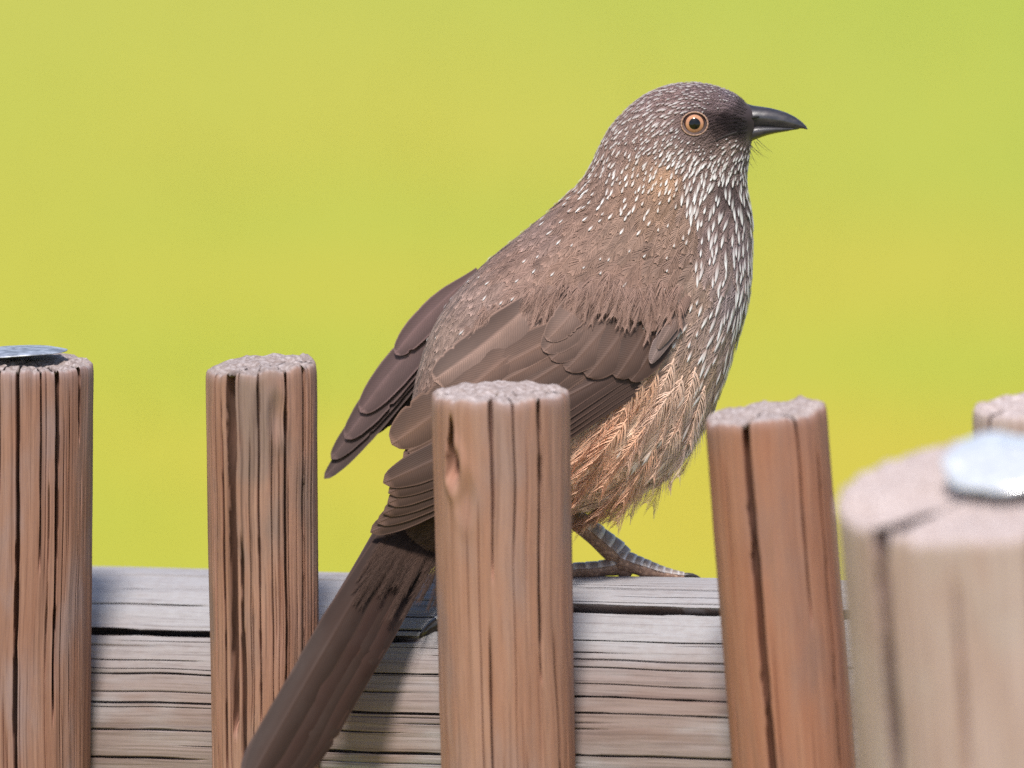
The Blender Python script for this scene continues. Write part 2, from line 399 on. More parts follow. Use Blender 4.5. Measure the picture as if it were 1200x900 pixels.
mm = NT('galvanised_metal'); tc = mm.n('ShaderNodeTexCoord').outputs['Object']
nn = mm.noise(tc, 350, 4, .6)
mm.l(mm.mix(mm.ramp(nn, .35, .7), (.62, .63, .65), (.84, .84, .85)), mm.b.inputs['Base Color'])
mm.b.inputs['Metallic'].default_value = .45; mm.l(mm.ramp(nn, .3, .8, .2, .36), mm.b.inputs['Roughness'])
mm.bump(nn, .3, .0004)
def disc(P, axis, rad, hgt, seed, parent, label, mat, wav=1.0):
    """beaten metal washer nailed to a post top: wavy rim, shallow dome, nail head"""
    axis = axis / np.linalg.norm(axis)
    f = -FWD - np.dot(-FWD, axis) * axis; f /= np.linalg.norm(f); s_ = np.cross(axis, f)
    n = 64; th = np.arange(n) * 2 * math.pi / n
    prof = [(.0, 1.0), (.10, 1.0), (.13, .86), (.3, .84), (.55, .72), (.8, .5), (.93, .32), (1.0, .12), (1.0, -.06), (.96, -.1), (.5, -.1), (.0, -.1)]
    V = []
    for (q, h) in prof:
        wob = 1 + .045 * wav * (vn(np.cos(th) * 2, np.sin(th) * 2, seed) - .5) * 2
        hz = h * hgt + (q ** 3) * hgt * .55 * wav * (vn(np.cos(th) * 1.6, np.sin(th) * 1.6, seed + 3) - .5)
        V.append(P + axis * (hz * S)[:, None] + (q * rad * wob * S * np.cos(th))[:, None] * s_ + (q * rad * wob * S * np.sin(th))[:, None] * f)
    o = obj('metal_disc', np.concatenate(V), grid_quads(len(prof), n, True), mat, parent)
    o['label'] = label
    return o
md = NT('dull_zinc'); nz = md.noise(md.n('ShaderNodeTexCoord').outputs['Object'], 260, 5, .65)
md.l(md.mix(md.ramp(nz, .35, .7), (.20, .21, .24), (.52, .54, .60)), md.b.inputs['Base Color']); md.b.inputs['Metallic'].default_value = .6; md.b.inputs['Roughness'].default_value = .5
md.bump(nz, .4, .0005)
upv = np.array([0, 0, 1.0])
disc(W([[20, 413, d1]])[0], upv + np.array([-.02, .045, 0]), 57, 6, 2, p1, 'dull metal disc on the leftmost picket', md.m, 1.6)
a5 = (A5 - B5) / np.linalg.norm(A5 - B5)
disc(W([[1190, 541, fp_d - 2]])[0], a5 + .17 * (-FWD), 76, 17, 5, o, 'shiny metal disc on the thick post', mm.m, 2.0)

# ------------------------------------------------------------------ the bird
bird_base = W([[735, 674, 25]])[0]
sec = np.array([  # dorsal x,y  ventral x,y  half thickness  centre depth
 (883,128, 884,158, 13, 5), (875,121, 879,168, 22, 5), (857,109, 876,183, 33, 5), (834,101.5, 874,197, 42, 5), (810,98.5, 873,210, 47, 5), (785,101.5, 874,222, 49, 5),
 (762,110, 876,234, 50, 5), (744,122, 878,247, 53, 5), (725,140, 880,262, 56, 5), (710,161, 880,283, 60, 4), (695,192, 879,308, 65, 3), (682,213, 878,331, 71, 2),
 (649,244, 874,358, 82, 0), (606,279, 863,397, 93, -4), (566,312, 846,450, 99, -10), (531,350, 824,500, 99, -15), (507,388, 786,553, 95, -20), (492,432, 742,577, 86, -25),
 (482,482, 698,594, 74, -30), (478,530, 650,606, 60, -33), (474,575, 592,626, 47, -38), (462,605, 532,646, 34, -46), (450,625, 500,658, 20, -55)], float)
def cr(u):
    n = len(sec) - 1; x = np.clip(np.asarray(u, float), 0, 1) * n
    i = np.minimum(np.floor(x).astype(int), n - 1); f = (x - i)[..., None]
    g = lambda k: sec[np.clip(k, 0, n)]
    p0, p1, p2, p3 = g(i - 1), g(i), g(i + 1), g(i + 2)
    return .5 * (2 * p1 + (p2 - p0) * f + (2 * p0 - 5 * p1 + 4 * p2 - p3) * f * f + (3 * p1 - p0 - 3 * p2 + p3) * f ** 3)
def body_pt(u, th):
    q = cr(u); c_, s_ = np.cos(th), np.sin(th)
    x = (q[..., 0] + q[..., 2]) / 2 + c_ * (q[..., 0] - q[..., 2]) / 2
    y = (q[..., 1] + q[..., 3]) / 2 + c_ * (q[..., 1] - q[..., 3]) / 2
    d = q[..., 5] - q[..., 4] * np.sign(s_) * np.abs(s_) ** .88
    return np.stack([x, y, d], -1)          # pixel space
NU, NTH = 230, 150
U, TH = np.meshgrid(np.linspace(0, 1, NU), np.arange(NTH) * 2 * math.pi / NTH, indexing='ij')
BP = body_pt(U, TH)
BV = BP.reshape(-1, 3)
BQ = grid_quads(NU, NTH, True)
n0 = len(BV)
BVc = np.concatenate([BV, BP[0].mean(0)[None], BP[-1].mean(0)[None]])
j = np.arange(NTH); j2 = (j + 1) % NTH
BT = np.concatenate([np.stack([np.full(NTH, n0), j, j2], -1), np.stack([np.full(NTH, n0 + 1), (NU - 1) * NTH + j2, (NU - 1) * NTH + j], -1)])

# plumage fields: x, y, length, width, spacing, loose, white size, white chance, r, g, b, fringe
PF = np.array([
 (852,140,9,4,3.4,0.05,0,0,36,26,26,0),
 (864,147,9,4,3.4,0.05,0,0,34,25,25,0),
 (842,150,9,4,3.4,0.05,0,0,54,42,40,0),
 (834,158,9,4,3.6,0.05,0,0,92,75,71,0),
 (836,138,9,4,3.6,0.05,0,0,66,52,52,0),
 (858,119,10,4.6,4.4,0.08,4,0.6,112,95,98,0.7),
 (840,124,11,4.8,4.6,0.08,4,0.6,106,88,88,0.6),
 (848,122,10,4.6,4.6,0.08,3,0.3,118,100,100,0.6),
 (825,120,12,5.2,4.3,0.1,5.8,0.92,112,92,90,0.8),
 (800,150,12,5.2,4.3,0.1,7,0.92,112,92,88,0.6),
 (868,128,9,4,3.5,0.05,0,0,72,60,62,0.4),
 (838,114,12,5.2,4.3,0.1,5.8,0.92,114,95,95,0.8),
 (860,112,13,5.6,5.4,0.16,4,0.6,118,104,110,0.9),
 (822,105,15,6.6,5.33,0.16,8.2,0.92,118,98,97,1),
 (795,115,16,7,5.5,0.16,9.4,0.92,120,98,95,1),
 (785,135,15,6.6,5.16,0.14,9.4,0.92,124,102,97,0.9),
 (765,112,18,7.6,5.68,0.16,10.6,0.92,122,100,97,1),
 (735,140,20,8.6,6.54,0.15,9.4,0.92,126,104,98,0.8),
 (760,160,18,7.6,5.85,0.14,8.2,0.92,128,104,96,0.6),
 (790,172,15,6,4.99,0.14,9.4,0.92,134,112,103,0.5),
 (830,170,10,4.4,4.2,0.08,5,0.6,112,93,87,0.4),
 (858,172,11,4.4,4.2,0.1,6,0.6,128,108,100,0.5),
 (815,188,15,5.6,4.99,0.14,11.8,0.92,128,106,98,0.5),
 (845,190,15,5.2,4.64,0.16,11,0.95,124,104,98,0.5),
 (868,185,15,5.2,5.4,0.2,11,0.95,114,97,94,0.5),
 (780,205,20,7.6,6.36,0.15,10.6,0.92,172,136,110,0.3),
 (755,195,20,8.6,6.88,0.14,9.4,0.92,144,116,100,0.5),
 (715,185,22,9.6,7.4,0.14,10.6,0.92,130,106,97,0.6),
 (700,215,26,12,9.03,0.12,10.6,0.92,134,108,96,0.5),
 (740,225,26,11,8.77,0.12,10.6,0.92,142,113,97,0.4),
 (775,235,26,10,9.6,0.15,10,0.9,150,120,101,0.3),
 (820,225,24,8.4,7.4,0.2,19,0.92,124,103,96,0.5),
 (855,220,24,7.8,8.2,0.25,18,0.9,88,73,71,0.4),
 (872,230,26,8.2,8.4,0.45,20,1,98,83,83,0.5),
 (840,265,30,9.8,10,0.25,20,0.9,124,104,100,0.5),
 (872,285,32,10,9.2,0.5,24,1,132,115,116,0.6),
 (845,310,34,11,10.8,0.26,22,0.8,140,120,114,0.5),
 (868,345,36,11.5,10,0.5,25,1,148,131,130,0.6),
 (800,265,30,13,11,0.15,9,0.4,142,115,100,0.3),
 (820,330,38,14,12.5,0.28,16,0.6,150,125,111,0.4),
 (848,395,46,14,12.5,0.34,22,0.98,168,144,134,0.5),
 (825,420,54,18,14,0.38,20,0.78,176,146,126,0.5),
 (650,260,40,20,13,0.12,9,0.29,138,113,104,0.5),
 (690,260,40,20,13,0.1,9,0.42,137,109,96,0.3),
 (740,270,40,20,13,0.1,9,0.26,138,111,97,0.2),
 (620,300,44,22,14,0.1,8,0.24,135,108,97,0.4),
 (680,310,46,25,14,0.08,8,0.26,135,106,92,0.2),
 (740,315,44,25,14,0.08,8,0.26,134,105,92,0.2),
 (790,310,36,20,13,0.08,6,0.1,136,109,96,0.2),
 (570,330,44,20,13,0.12,9,0.29,142,118,109,0.6),
 (530,380,46,18,12,0.15,7,0.12,142,119,108,0.6),
 (500,440,46,18,11,0.18,0,0,130,105,94,0.5),
 (760,450,88,38,16,0.42,16,0.2,243.43,205.09,177.49,0.4),
 (720,500,92,40,17,0.46,16,0.2,243.74,206.93,179.32,0.4),
 (800,470,76,28,15,0.42,20,0.68,222.54,194.93,176.53,0.5),
 (835,470,62,22,13.5,0.4,24,0.78,182,156,144,0.5),
 (790,530,72,30,15,0.6,20,0.58,223,196.93,180.07,0.5),
 (740,560,76,32,16,0.6,0,0,231.6,200.93,179.46,0.4),
 (690,580,72,30,15,0.55,0,0,225.14,192.93,169.93,0.3),
 (620,600,60,24,14,0.4,0,0,120,92,78,0.2),
 (540,630,60,18,11,0.45,0,0,96,74,64,0.2),
 (490,610,56,16,10,0.25,0,0,86,66,58,0.1),
 (480,540,50,18,11,0.2,0,0,96,74,66,0.2)], float)
def field(xy):
    d2 = ((xy[:, None, :] - PF[None, :, :2]) ** 2).sum(-1) + 4.0
    wgt = d2 ** -2.2; wgt /= wgt.sum(1, keepdims=True)
    return wgt @ PF[:, 2:]
FG = 0.76
FGB = 1.12     # plumage colour gain
f_body = field(BVc[:, :2])
def lin(c): 
    c = c / 255.0
    return np.where(c <= .04045, c / 12.92, ((c + .055) / 1.055) ** 2.4)
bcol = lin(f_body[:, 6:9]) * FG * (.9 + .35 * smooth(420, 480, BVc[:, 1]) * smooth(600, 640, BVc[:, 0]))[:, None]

mf = NT('plumage')
mf.l(mf.attr('Col', 'Color'), mf.b.inputs['Base Color']); mf.b.inputs['Roughness'].default_value = .62
mf.b.inputs['Specular IOR Level'].default_value = .15
mf.b.inputs['Sheen Weight'].default_value = .12; mf.b.inputs['Sheen Roughness'].default_value = .4
M_PLUME = mf.m
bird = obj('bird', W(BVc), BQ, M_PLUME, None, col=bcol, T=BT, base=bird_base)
bird['label'] = 'brown speckled babbler with pale arrow marks and an orange eye perched on the log rail'; bird['category'] = 'bird'
bvh = BVHTree.FromPolygons([Vector(v) for v in BVc], [tuple(q) for q in BQ.tolist()] + [tuple(q) for q in BT.tolist()])
ctr_u = None

def nearest(P, hint=None):
    loc, nor, idx, dist = bvh.find_nearest(Vector(P))
    return np.array(loc), np.array(nor)
# orientation of normals: make sure they point outward
_l, _n = nearest((700, 350, -400)); NSIGN = 1.0 if _n[2] < 0 else -1.0

def surf_d(x, y):
    hit = bvh.ray_cast(Vector((x, y, -600)), Vector((0, 0, 1)))
    return hit[0][2] if hit[0] is not None else None
EYE = np.array([814.0, 145.0])
WINGPOLY = np.array([(478,480),(520,434),(562,392),(594,378),(626,372),(650,366),(676,360),(700,358),(740,362),(785,364),(806,372),(806,382),(768,432),(742,452),(718,462),(667,492),(507,588),(440,630),(430,600)], float)
def inside(poly, p):
    x, y = p; c_ = False; n = len(poly)
    for i in range(n):
        x1, y1 = poly[i]; x2, y2 = poly[i - 1]
        if (y1 > y) != (y2 > y) and x < (x2 - x1) * (y - y1) / (y2 - y1) + x1: c_ = not c_
    return c_

# ---- sample roots
def sample_roots():
    P = BP
    A_, B_, C_ = P[:-1], np.roll(P, -1, 1)[:-1], P[1:]
    area = np.linalg.norm(np.cross(B_ - A_, C_ - A_), axis=-1)
    sp = field(((A_ + C_) / 2)[..., :2].reshape(-1, 2))[:, 2].reshape(area.shape)
    near = (A_[..., 2] < sec[12, 5] + 35)
    sp = np.where(near, sp, sp * 1.5)
    wgt = (area / sp ** 2).ravel()
    N = int(wgt.sum() * 9)
    pick = rng.choice(len(wgt), N, p=wgt / wgt.sum())
    iu, it = np.unravel_index(pick, area.shape)
    uu = (iu + rng.random(N)) / (NU - 1); tt = (it + rng.random(N)) * 2 * math.pi / NTH
    pts = body_pt(uu, tt); dirs = body_pt(np.minimum(uu + .004, 1), tt) - body_pt(np.maximum(uu - .004, 0), tt)
    spn = sp.ravel()[pick]
    cell = {}; out = []
    h = 7.0
    for i in range(N):
        p = pts[i]; r = spn[i] * .82; k = max(1, int(math.ceil(r / h)))
        ci = (int(p[0] // h), int(p[1] // h), int(p[2] // h)); ok = True
        for a in range(ci[0] - k, ci[0] + k + 1):
            for b in range(ci[1] - k, ci[1] + k + 1):
                for c_ in range(ci[2] - k, ci[2] + k + 1):
                    for q in cell.get((a, b, c_), ()):
                        if (q[0] - p[0]) ** 2 + (q[1] - p[1]) ** 2 + (q[2] - p[2]) ** 2 < r * r: ok = False; break
                    if not ok: break
                if not ok: break
            if not ok: break
        if ok:
            cell.setdefault(ci, []).append(tuple(p)); out.append(i)
    o = np.array(out)
    return pts[o], dirs[o], uu[o], tt[o]
RP, RD, RU, RT = sample_roots()
RF = field(RP[:, :2])

def contour_feather(root, dirn, L, Wd, spc, loose, wsize, colr, fringe, near, k, wk=1.0):
    """returns verts (pixel space), quads, colours"""
    dirn = dirn / (np.linalg.norm(dirn) + 1e-9)
    l0, n0_ = nearest(root); n0_ = n0_ * NSIGN
    dirn = dirn - n0_ * np.dot(dirn, n0_); dirn /= np.linalg.norm(dirn) + 1e-9
    jit = rng.normal(0, .10 + .10 * loose)
    sd = np.cross(n0_, dirn); dirn = dirn * math.cos(jit) + sd * math.sin(jit); sd = np.cross(n0_, dirn)
    # control grid on the body surface
    ts = np.array([0, .25, .5, .75, 1.0, 1.25]); xs = np.array([-1.0, 0, 1.0])
    CP = np.zeros((6, 3, 3)); CN = np.zeros((6, 3, 3))
    start = -.12 * L
    cur = root + dirn * start; dcur = dirn; prev = None
    for i, t in enumerate(ts):
        if i: cur = cur + dcur * L * .25
        l, n_ = nearest(cur); n_ = n_ * NSIGN
        CP[i, 1] = l; CN[i, 1] = n_
        dn = dcur - n_ * np.dot(dcur, n_); dn /= np.linalg.norm(dn) + 1e-9
        s2 = np.cross(n_, dn)
        for jx, x in ((0, -1.0), (2, 1.0)):
            l2, n2 = nearest(l + s2 * x * Wd * .5)
            CP[i, jx] = l2; CN[i, jx] = n2 * NSIGN
        cur = l + (cur - l) * min(1, loose * 1.2); dcur = dcur * loose + dn * (1 - loose); dcur /= np.linalg.norm(dcur) + 1e-9
    bs = (2.4 if L > 30 else 2.2 if L > 16 else 1.9) * (1.25 if loose > .35 else 1.0)
    if not near: bs *= 1.7
    nb = max(4, int(L * .9 / bs))
    ti = np.linspace(.10, .97, nb) + rng.normal(0, .006, nb)
    fillr = 1.02 - .55 * np.clip((loose - .26) / .25, 0, 1)
    tiltz = (.10 if L > 34 else .4) * (1 - .8 * np.clip((loose - .26) / .2, 0, 1))
    V = []; Cc = []; Q = []; base = 0
    outl = lambda t: np.sqrt(np.clip(1 - ((np.clip(t, 0, 1) - .56) / .46) ** 2, 0.0, 1))
    ns = 4 if L > 30 else 3
    sgrid = np.linspace(0, 1, ns)
    for sgn in (-1, 1):
        clump = np.cumsum(rng.normal(0, .012, nb)); clump -= np.linspace(clump[0], clump[-1], nb)
        te = ti + np.minimum((Wd / L) * ((.52 if L > 18 else .45) + .45 * loose) * np.maximum(outl(ti), .15), .78 * (1.04 - ti)) + clump * .5 + (.05 * rng.random(nb) if loose > .3 else 0)
        xe = outl(np.clip(te, 0, 1.012)) * (1 + rng.normal(0, .06 + .12 * loose, nb))
        q = sgrid[None, :]
        y = ti[:, None] + (te - ti)[:, None] * (q ** 1.25)
        x = sgn * xe[:, None] * (q ** .92)
        hw = bs * .5 * fillr * np.array([1.0, 1.05, .7] if ns == 3 else [1.0, 1.06, 1.05, .6])[None, :] * np.ones((nb, 1)) / L
        z = np.zeros_like(y)
        y2 = np.stack([y - hw, y + hw], -1); x2 = np.stack([x, x], -1)
        z2 = np.stack([z - .22 * bs * tiltz, z + .30 * bs * tiltz], -1) * (.55 + .45 * q[..., None])
        qq = np.broadcast_to(q[..., None], x2.shape)
        V.append(np.stack([x2, y2, z2], -1).reshape(-1, 3))
        sh = np.clip(1 + rng.normal(0, .10, (nb, 1, 1)), .6, 1.4) * np.ones_like(x2)
        fr = fringe * (1 if L < 32 or loose > .24 else .7) * smooth(.55, 1.0, np.maximum(np.abs(x2), smooth(.75, 1, y2)))
        edge2 = np.array([.83, 1.10])[None, None, :]
        cc = colr[None, :] * (sh * edge2 * (.92 + .14 * qq) * (1 + 1.1 * fr)).reshape(-1, 1)
        # pale downy base of loose feathers, darker quill zone
        Cc.append(cc)
        g = base + (np.arange(nb)[:, None] * ns + np.arange(ns - 1)[None, :]) * 2
        Q.append(np.stack([g, g + 1, g + 3, g + 2], -1).reshape(-1, 4)); base += nb * ns * 2
    # shaft
    nsft = 6; t = np.linspace(.05, .985, nsft); swd = (.55 if L > 30 else .35) / (Wd * .5)
    V.append(np.stack([np.stack([-swd * (1.1 - t), swd * (1.1 - t)], -1), np.stack([t, t], -1), np.full((nsft, 2), .5)], -1).reshape(-1, 3))
    pale = .35 if loose < .3 else .75
    Cc.append(np.repeat((colr * (1 + pale))[None], nsft * 2, 0))
    g = base + np.arange(nsft - 1) * 2; Q.append(np.stack([g, g + 1, g + 3, g + 2], -1)); base += nsft * 2
    if wsize > 0:
        tl = wsize / L; tw = (wsize * .062 + .62) / (Wd * .5)
        nr_ = 7; t = np.linspace(0, 1, nr_)
        prof = np.array([.15, .4, .7, .95, 1.0, .8, .1]) if wsize < 12 else np.array([.2, .6, .95, 1.0, .8, .45, .03])
        ex = .10 + .02 * rng.random()
        yy = 1 + ex * min(1, wsize / 14) - tl + t * tl
        xs_ = np.array([-1, -.45, .45, 1.0])
        X = prof[:, None] * tw * xs_[None]; Y = np.repeat(yy[:, None], 4, 1); Zz = (.7 + .6 * prof[:, None] * (1 - xs_[None] ** 2)) * np.ones((nr_, 4))
        V.append(np.stack([X, Y, Zz], -1).reshape(-1, 3))
        wh = np.array([.80, .78, .76]) * (.78 if wsize < 11 else .95); mixf = (smooth(.0, .85, t) * wk)[:, None, None]
        edge = (1 - .45 * np.abs(xs_) ** 2)[None, :, None]
        Cc.append(((colr * 1.25)[None, None] * (1 - mixf) + wh * mixf * edge).reshape(-1, 3) * np.ones((nr_ * 4, 1)))
        g = base + (np.arange(nr_ - 1)[:, None] * 4 + np.arange(3)[None]); Q.append(np.stack([g, g + 1, g + 5, g + 4], -1).reshape(-1, 4)); base += nr_ * 4
    V = np.concatenate(V); Cc = np.concatenate(Cc); Q = np.concatenate(Q)
    # map onto the surface
    ty = np.clip(V[:, 1], 0, 1.249) / .25; i = np.floor(ty).astype(int); f = (ty - i)[:, None]
    def row(G):
        a, b = G[i], G[i + 1]
        r_ = a * (1 - f[..., None]) + b * f[..., None]
        x = V[:, 0][:, None]
        lft = r_[:, 1] + (r_[:, 1] - r_[:, 0]) * x; rgt = r_[:, 1] + (r_[:, 2] - r_[:, 1]) * x
        return np.where(x < 0, lft, rgt)
    Pm = row(CP); Nm = row(CN); Nm /= np.linalg.norm(Nm, axis=1, keepdims=True) + 1e-9
    tcl = np.clip(V[:, 1], 0, 1.15 if L < 34 or loose > .24 else .88)
    lift = .3 + ((1.3 + .045 * Wd) if L < 34 or loose > .24 else 1.3) * tcl + loose * rng.uniform(.2, 1.0) * .08 * L * tcl ** 2 + rng.uniform(0, .2)
    cup = -.4 * V[:, 0] ** 2
    Pm = Pm + Nm * (V[:, 2] + lift + cup)[:, None]
    return Pm, Q, Cc

bags = {}
single = []
order = np.argsort(RU)
for i in order:
    p = RP[i]; L, Wd, spc, loose, ws, wp, r_, g_, b_, fringe = RF[i]
    near = p[2] < cr(RU[i])[5] + 12
    vec = p[:2] - EYE
    if np.hypot(*vec) < 15.2 and RU[i] < .35: continue
    dn = RD[i] / (np.linalg.norm(RD[i]) + 1e-9)
    L = L * rng.uniform(.88, 1.12); Wd = Wd * rng.uniform(.9, 1.1)
    if near or RU[i] < .35:
        tt_ = np.clip(np.dot(EYE - p[:2], dn[:2]), 0, L); 
        if np.hypot(*(p[:2] + dn[:2] * tt_ - EYE)) < 12.6: continue
        if near and inside(WINGPOLY, p[:2]): continue
    if p[0] > 875 and 120 < p[1] < 161: continue
    if RU[i] > .985: continue
    colr = lin(np.array([r_, g_, b_])) * FG * rng.uniform(.84, 1.16)
    wsz = ws * rng.uniform(.55, 1.3) if rng.random() < wp and ws > 2.5 else 0
    if wsz < 2.5: wsz = 0
    wk = (.55 + .45 * float(smooth(0, 80, np.array(p[1] - 115)))) * rng.uniform(.6, 1.0) if near or True else 1
    Vf, Qf, Cf = contour_feather(p, dn, L, Wd, spc, loose, wsz, colr, fringe, near, i, wk)
    x, y = p[:2]
    reg = 'head_plumage' if RU[i] < .40 and y < 215 else 'breast_plumage' if (x > 800 and y < 430) else 'belly_plumage' if (y > 420 and x > 590) else 'back_plumage'
    if near and reg in ('back_plumage', 'belly_plumage') and L > 36 and x > 500 and len(single) < 200:
        single.append(('mantle_feather' if reg == 'back_plumage' else 'flank_feather', Vf, Qf, Cf))
    else:
        bags.setdefault(reg, []).append((Vf, Qf, Cf))
def wisp(b, e, Wd, d0, colr, bend=0.0, fill=.55, sw=.95):
    """one loose hanging feather: fine barbs free of each other"""
    b = np.array(b, float); e = np.array(e, float); v = e - b; L = np.linalg.norm(v); v /= L; n_ = np.array([-v[1], v[0]])
    bs = 2.1; nb = int(L * .92 / bs); V, Q, Cc, base = [], [], [], 0
    f = lambda t: np.sqrt(np.clip(1 - ((np.clip(t, 0, 1) - .5) / .52) ** 2, 0, 1))
    at = lambda t: b + v * (t * L)[..., None] + n_ * (bend * 4 * t * (1 - t))[..., None]
    for sg in (-1, 1):
        ti = np.linspace(.06, .985, nb) + rng.normal(0, .006, nb)
        te = ti + Wd / L * (sw + (.3 if fill < .9 else .06) * rng.random(nb)) * np.maximum(f(ti), .25)
        xe = np.maximum(f(np.minimum(te, .97)), .12) * Wd * .5 * (rng.uniform(.75, 1.15, nb) if fill < .9 else rng.uniform(.95, 1.05, nb))
        q = np.array([0, .33, .7, 1.0])[None]
        T_ = ti[:, None] + (te - ti)[:, None] * q ** 1.3; X = sg * xe[:, None] * q ** .9
        hw = bs * .5 * fill * np.array([1.05, 1.08, 1.0, .5] if fill > .9 else [1, .95, .75, .25])[None] * np.ones((nb, 1))
        P = at(T_) + n_ * X[..., None]
        dd = d0 + rng.normal(0, 1.2, (nb, 1)) + .05 * np.abs(X)
        A_ = np.concatenate([P - v * hw[..., None], dd[..., None]], -1); B_ = np.concatenate([P + v * hw[..., None], dd[..., None] - .6], -1)
        V.append(np.stack([A_, B_], 2).reshape(-1, 3))
        sh = np.clip(1 + rng.normal(0, .10, (nb, 1)), .6, 1.4) * (.95 + .18 * q)
        Cc.append((colr[None, None] * np.repeat(sh, 2, 1)[..., None]).reshape(-1, 3))
        g = base + (np.arange(nb)[:, None] * 4 + np.arange(3)[None]) * 2
        Q.append(np.stack([g, g + 1, g + 3, g + 2], -1).reshape(-1, 4)); base += nb * 8
    t = np.linspace(0, .99, 10); P = at(t); hw = .75 * (1.1 - t)
    V.append(np.stack([np.concatenate([P - n_ * hw[:, None], np.full((10, 1), d0 - .9)], 1), np.concatenate([P + n_ * hw[:, None], np.full((10, 1), d0 - .9)], 1)], 1).reshape(-1, 3))
    Cc.append(np.repeat((np.minimum(colr * 1.06, .8))[None], 20, 0)); g = base + np.arange(9) * 2; Q.append(np.stack([g, g + 1, g + 3, g + 2], -1))
    return np.concatenate(V), np.concatenate(Q), np.concatenate(Cc)
for k in range(64):
    t = rng.random()
    ex = np.interp(t, [0, .12, .3, .45, .6, .75, .9, 1], [672, 690, 716, 738, 762, 788, 812, 838]) + rng.normal(0, 3)
    ey = np.interp(t, [0, .12, .3, .45, .6, .75, .9, 1], [622, 616, 606, 604, 585, 568, 540, 496]) + rng.normal(0, 5)
    ln = rng.uniform(58, 105); a = np.interp(t, [0, .5, .8, 1], [2.30, 2.22, 2.02, 1.93]) + rng.normal(0, .09)
    bb = (ex - math.cos(a) * ln, ey - math.sin(a) * ln)
    pal = lin(np.array([[212, 172, 148], [200, 168, 152], [186, 162, 154]][min(2, int(t * 2.2 + rng.random() * .8))], float)) * FGB * rng.uniform(.85, 1.12)
    if surf_d(bb[0] - 6, bb[1]) is None or surf_d(bb[0] + 8, bb[1]) is None: continue
    dz = rng.uniform(-62, 10)
    Vf, Qf, Cf = wisp(bb, (ex, ey), rng.uniform(18, 34), dz if t > .2 else rng.uniform(-50, -10), pal, rng.uniform(-5, 5))
    single.append(('belly_wisp', Vf, Qf, Cf)) if len(single) < 290 else bags.setdefault('belly_plumage', []).append((Vf, Qf, Cf))
# pale barred flank feathers lying over the side of the belly
for (b, e, wd, ds) in (((772,432),(728,500),30,3),((790,420),(752,500),30,4),((758,446),(700,520),36,5),((800,440),(775,515),26,5),((740,462),(690,535),36,4),((815,430),(795,505),22,4),((780,470),(735,545),32,7),((720,478),(672,545),34,4),
        ((756,500),(705,572),34,7),((800,488),(765,560),28,8),((725,520),(674,580),34,6),((770,520),(730,588),30,9),((700,545),(668,600),30,6),((745,545),(700,605),28,9),((826,452),(808,520),20,6),((790,455),(748,530),26,9),((735,490),(676,560),30,9)):
    dm = surf_d((b[0] + e[0]) / 2, (b[1] + e[1]) / 2)
    if dm is None: dm = -60
    pal = lin(np.array([210, 167, 139.]) if b[0] < 780 else np.array([202, 170, 150.])) * FGB
    Vf, Qf, Cf = wisp(b, e, wd, dm - ds - 2, pal, rng.uniform(-4, 4), fill=.72, sw=1.15)
    single.append(('flank_feather', Vf, Qf, Cf))
for nme, Vf, Qf, Cf in single: obj(nme, W(Vf), Qf, M_PLUME, bird, col=Cf)
for nme, lst in bags.items():
    n = 0; Vs, Qs, Cs = [], [], []
    for Vf, Qf, Cf in lst: Vs.append(Vf); Qs.append(Qf + n); Cs.append(Cf); n += len(Vf)
    o = obj(nme, W(np.concatenate(Vs)), np.concatenate(Qs), M_PLUME, bird, col=np.concatenate(Cs)); o['kind'] = 'stuff'
print('feathers', len(order), 'singles', len(single), {k: len(v) for k, v in bags.items()})

# ---- wing and tail quills
mv = NT('flight_feather')
uvn = mv.n('ShaderNodeUVMap').outputs[0]; sx = mv.n('ShaderNodeSeparateXYZ'); mv.l(uvn, sx.inputs[0])
ax = mv.math('ABSOLUTE', sx.outputs[0])
ph = mv.math('MULTIPLY', mv.math('SUBTRACT', sx.outputs[1], mv.math('MULTIPLY', ax, .85)), 2 * math.pi / .28)
wob = mv.noise(uvn, 3.0, 2, .5)
barb = mv.math('SINE', mv.math('ADD', ph, mv.math('MULTIPLY', wob, 4.0)))
blot = mv.noise(uvn, .55, 4, .6, (1, .5, 1))
cb = mv.attr('Col', 'Color')
cb = mv.mix(mv.ramp(barb, -1, 1, 0, .3), cb, (.03, .02, .018))
cb = mv.mix(mv.ramp(blot, .35, .75, .0, .28), cb, (.05, .035, .03))
mv.l(cb, mv.b.inputs['Base Color']); mv.b.inputs['Roughness'].default_value = .6; mv.b.inputs['Specular IOR Level'].default_value = .16
mv.bump(barb, .22, .0001)
M_VANE = mv.m

def tps(ctrl):
    P = np.array(ctrl, float); n = len(P); X = P[:, :2] / 100
    def K(a, b):
        r2 = ((a[:, None] - b[None]) ** 2).sum(-1); return np.where(r2 > 0, r2 * np.log(r2 + 1e-12) * .5, 0)
    A_ = np.zeros((n + 3, n + 3)); A_[:n, :n] = K(X, X) + np.eye(n) * .02; A_[:n, n] = 1; A_[:n, n + 1:] = X; A_[n, :n] = 1; A_[n + 1:, :n] = X.T
    sol = np.linalg.solve(A_, np.concatenate([P[:, 2], np.zeros(3)]))
    def fn(xy):
        q = np.asarray(xy, float).reshape(-1, 2) / 100
        return K(q, X) @ sol[:n] + sol[n] + q @ sol[n + 1:]
    return fn
wc = []
for (x, y, lift) in ((560,350,4),(600,380,4),(640,340,4),(650,400,6),(700,360,4),(720,400,7),(760,360,4),(790,370,3),(760,415,8),(735,445,12),(690,470,14),(640,440,9),(600,430,8),(800,340,3),(740,310,3),(640,500,16),(575,540,18)):
    d_ = surf_d(x, y)
    if d_ is not None: wc.append((x, y, d_ - lift))
